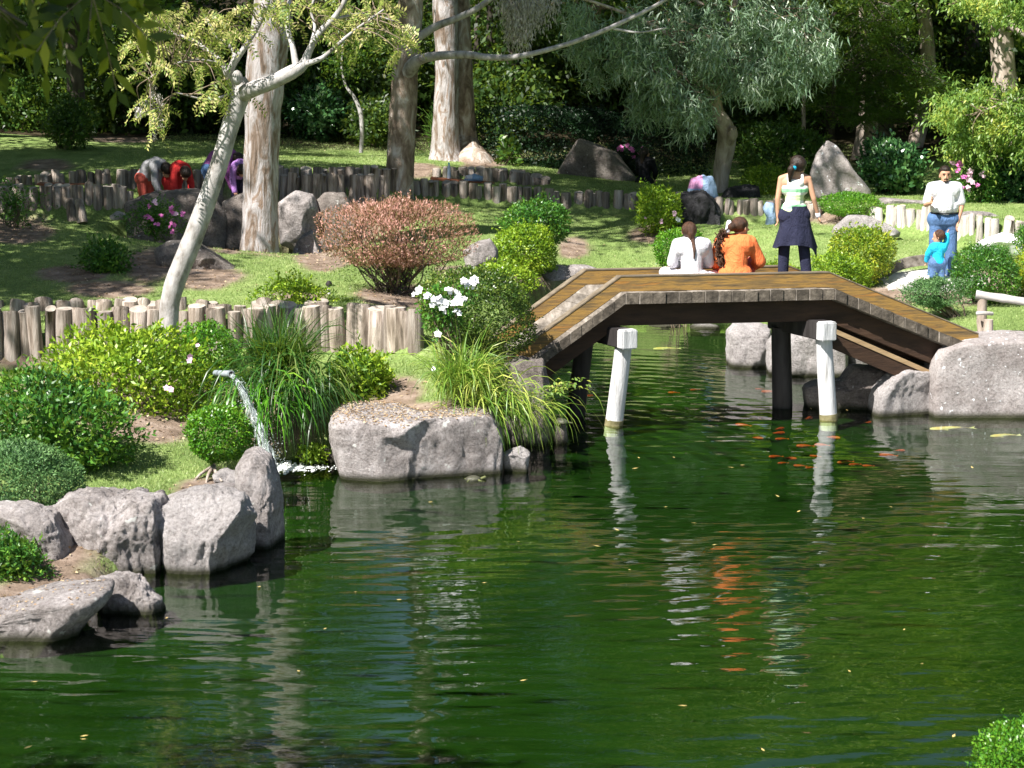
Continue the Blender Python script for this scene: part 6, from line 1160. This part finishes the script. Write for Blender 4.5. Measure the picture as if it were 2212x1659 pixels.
# ---- koi, turtles, floating leaves
M['koi'] = surfmat('orange_koi_skin', [(.4, (.36, .035, .008)), (.6, (.50, .10, .015))], 8, bs=0, rough=.4); M['koi_pale'] = surfmat('pale_koi_skin', [(.4, (.75, .50, .22)), (.6, (.8, .72, .55))], 8, bs=0, rough=.4)
def koi(label, mat, group):
    th = thing('koi', label, 'fish', (0, 0, 0), group); g = G(); xs_ = np.linspace(-.5, .5, 12); r = .11 * np.sin(np.clip((xs_ + .52) / 1.0, 0, 1) ** .6 * np.pi) ** .8 + .01
    P = np.stack((xs_ * .3, .02 * np.sin(xs_ * 5), 0 * xs_), 1); tube(g, P, r * .3, 10); part('body', g, mat, th)
    g = G(); g.add([(.14, 0, 0), (.21, .03, .012), (.19, 0, 0), (.21, -.03, -.008)], np.array(((0, 1, 2, 3),))); g.add([(-.04, 0, .02), (.02, 0, .036), (.07, 0, .015)], np.array(((0, 1, 2),))); part('fins', g, mat, th)
    g = G()
    for s_ in (-1, 1): g.add([(-.07, s_ * .025, -.005), (-.03, s_ * .07, -.01), (-.015, s_ * .03, -.005)], np.array(((0, 1, 2),)))
    part('side_fins', g, mat, th); return th
KO = [(1510, 905), (1545, 838), (1580, 886), (1611, 900), (1646, 901), (1604, 918), (1607, 928), (1637, 946), (1684, 926), (1682, 935), (1687, 948), (1682, 975), (1674, 986), (1707, 990), (1737, 963), (1727, 1006), (1704, 912), (1747, 903), (1824, 998), (1845, 1003), (1874, 1006), (1855, 995), (1944, 973), (1917, 983), (1750, 1010), (1774, 961), (1850, 908), (1880, 912), (1270, 855), (1454, 848), (1454, 900), (1404, 911), (1500, 842), (1640, 840), (1660, 846), (1560, 900), (1596, 935), (1760, 985), (1800, 945), (1690, 1000), (1630, 905), (1620, 922)]
k0 = koi('orange koi swimming just under the surface around the bridge posts', M['koi'], 'orange koi around the bridge posts')
for i, (u, v) in enumerate([q for j_, q in enumerate(KO) if j_ % 5 != 1]):
    p = W(u, v, -.105); s = rng.uniform(.32, .62); a = rng.normal(0, .35) + (math.pi if rng.random() < .4 else 0)
    if i == 0: k0.location = p; k0.rotation_euler = (0, 0, a); k0.scale = (s, s, .8)
    else: o = copy_tree(k0, p, a, s)
for lab, (u, v), s in (('long pale gold koi in front of the huge flecked boulder', (2050, 925), 1.6), ('white koi near the right edge below the flecked boulder', (2167, 941), 1.1), ('pale koi far under the bridge', (1437, 753), 1.2)):
    o = koi(lab, M['koi_pale'], None); o.location = W(u, v, -.035); o.rotation_euler = (0, 0, rng.normal(0, .15) + .1); o.scale = (s, s, .7)
M['shell'] = surfmat('dark_turtle_shell', [(.3, (.03, .03, .02)), (.7, (.10, .10, .07))], 12, rough=.4); M['tskin'] = surfmat('turtle_skin', [(.3, (.05, .06, .03)), (.7, (.14, .15, .06))], 20)
for lab, c, a, s in (('small turtle swimming at the foot of the flat topped boulder', W(1022, 1036), .2, 1.0), ('turtle resting on the little stone beside the upright boulder', D(1212, 912, 23.9), 2.2, 1.1)):
    th = thing('turtle', lab, 'turtle', c); ca, sa = math.cos(a), math.sin(a); X_ = np.array((ca, sa, 0)); Y_ = np.array((-sa, ca, 0)); g = G(); V, Fc = ico(3); Q = V * (.085, .065, .045) * s; Q[:, 2] = np.maximum(Q[:, 2], -.012); g.add(c + Q[:, :1] * X_ + Q[:, 1:2] * Y_ + Q[:, 2:] * UP, Fc); part('shell', g, M['shell'], th)
    g = G(); capsule(g, c + X_ * .07 * s, c + X_ * .125 * s + UP * .02, .014, .017); part('head', g, M['tskin'], th)
    for q, r_ in ((1, 1), (1, -1), (-1, 1), (-1, -1)): g = G(); capsule(g, c + (X_ * .05 * q + Y_ * .045 * r_) * s, c + (X_ * .075 * q + Y_ * .085 * r_) * s - UP * .008, .014, .009); part('leg', g, M['tskin'], th)
LM['float'] = leafmat('floating_leaf', [(.45, .30, .06), (.62, .46, .15), (.72, .60, .36)], .1, .6)
FL = [(1372, 1012), (1245, 977), (1380, 989), (1456, 988), (1438, 1095), (1333, 1145), (1360, 1231), (1046, 1259), (768, 1279), (862, 1296), (60, 1615), (182, 1590), (180, 1597), (1543, 1177), (1953, 1360), (1992, 1434), (1835, 1450), (1476, 1525), (2060, 1590), (1648, 1620), (1865, 1120), (1680, 1072), (1830, 886), (1752, 883), (1690, 882), (645, 1450), (702, 1358), (1580, 1010), (1604, 1005), (1925, 1095), (1290, 1180), (75, 1473), (360, 1335), (930, 1085), (1500, 1130), (1120, 1170), (1725, 1105), (2100, 1010), (1130, 1470), (560, 1268)]
fl = None
for i, (u, v) in enumerate(FL):
    p = W(u, v, .006)
    if fl is None:
        g = G(); g.add([(-.035, 0, 0), (0, .014, .004), (.035, 0, .009), (0, -.014, .003), (.05, .002, .012)], [np.array(((0, 3, 2, 1),)), np.array(((2, 3, 4),))]); fl = solo('floating_leaf', g, LM['float'], (0, 0, 0), 'small yellow fallen leaf floating on the green pond', 'leaf', 'fallen leaves floating on the pond'); fl.location = p
    else: copy_tree(fl, p, rng.random() * 6.28, rng.uniform(.45, 1.0))

# leaf litter and moss lying on the flat topped boulder and the near slabs
from mathutils.bvhtree import BVHTree
def on_rock(key):
    o = [q for q in WL if q.type == 'MESH' and key in q.get('label', '')][0]; me = o.data
    return BVHTree.FromPolygons([o.location + v.co for v in me.vertices], [p.vertices[:] for p in me.polygons]), o
for key, n, lab in (('big flat topped boulder', 2600, 'brown leaf litter lying on top of the big flat topped boulder'), ('broad grey slab jutting', 260, 'a few dry leaves on the broad slab at the lower left')):
    bv, o = on_rock(key); C = np.array([c[:] for c in o.bound_box]) + np.array(o.location); lo, hi = C.min(0), C.max(0); P = []; N = []
    for k in range(n):
        x, y = rng.uniform(lo[0], hi[0]), rng.uniform(lo[1], hi[1]); h = bv.ray_cast(Vector((x, y, hi[2] + 1)), Vector((0, 0, -1)))
        if h[0] is not None and h[1].z > .75 and h[0].z > .08: P.append(h[0][:]); N.append(h[1][:])
    if P:
        P = np.array(P) + (0, 0, .006); n = len(P); g = G(); leaves(g, P, rdir(n) * (1, 1, .2), np.array(N) + rng.normal(size=(n, 3)) * .3, rng.uniform(.02, .045, n), rng.uniform(.01, .022, n))
        solo('leaf_litter', g, LM['litter'], P.mean(0), lab, 'leaf litter', kind='stuff')
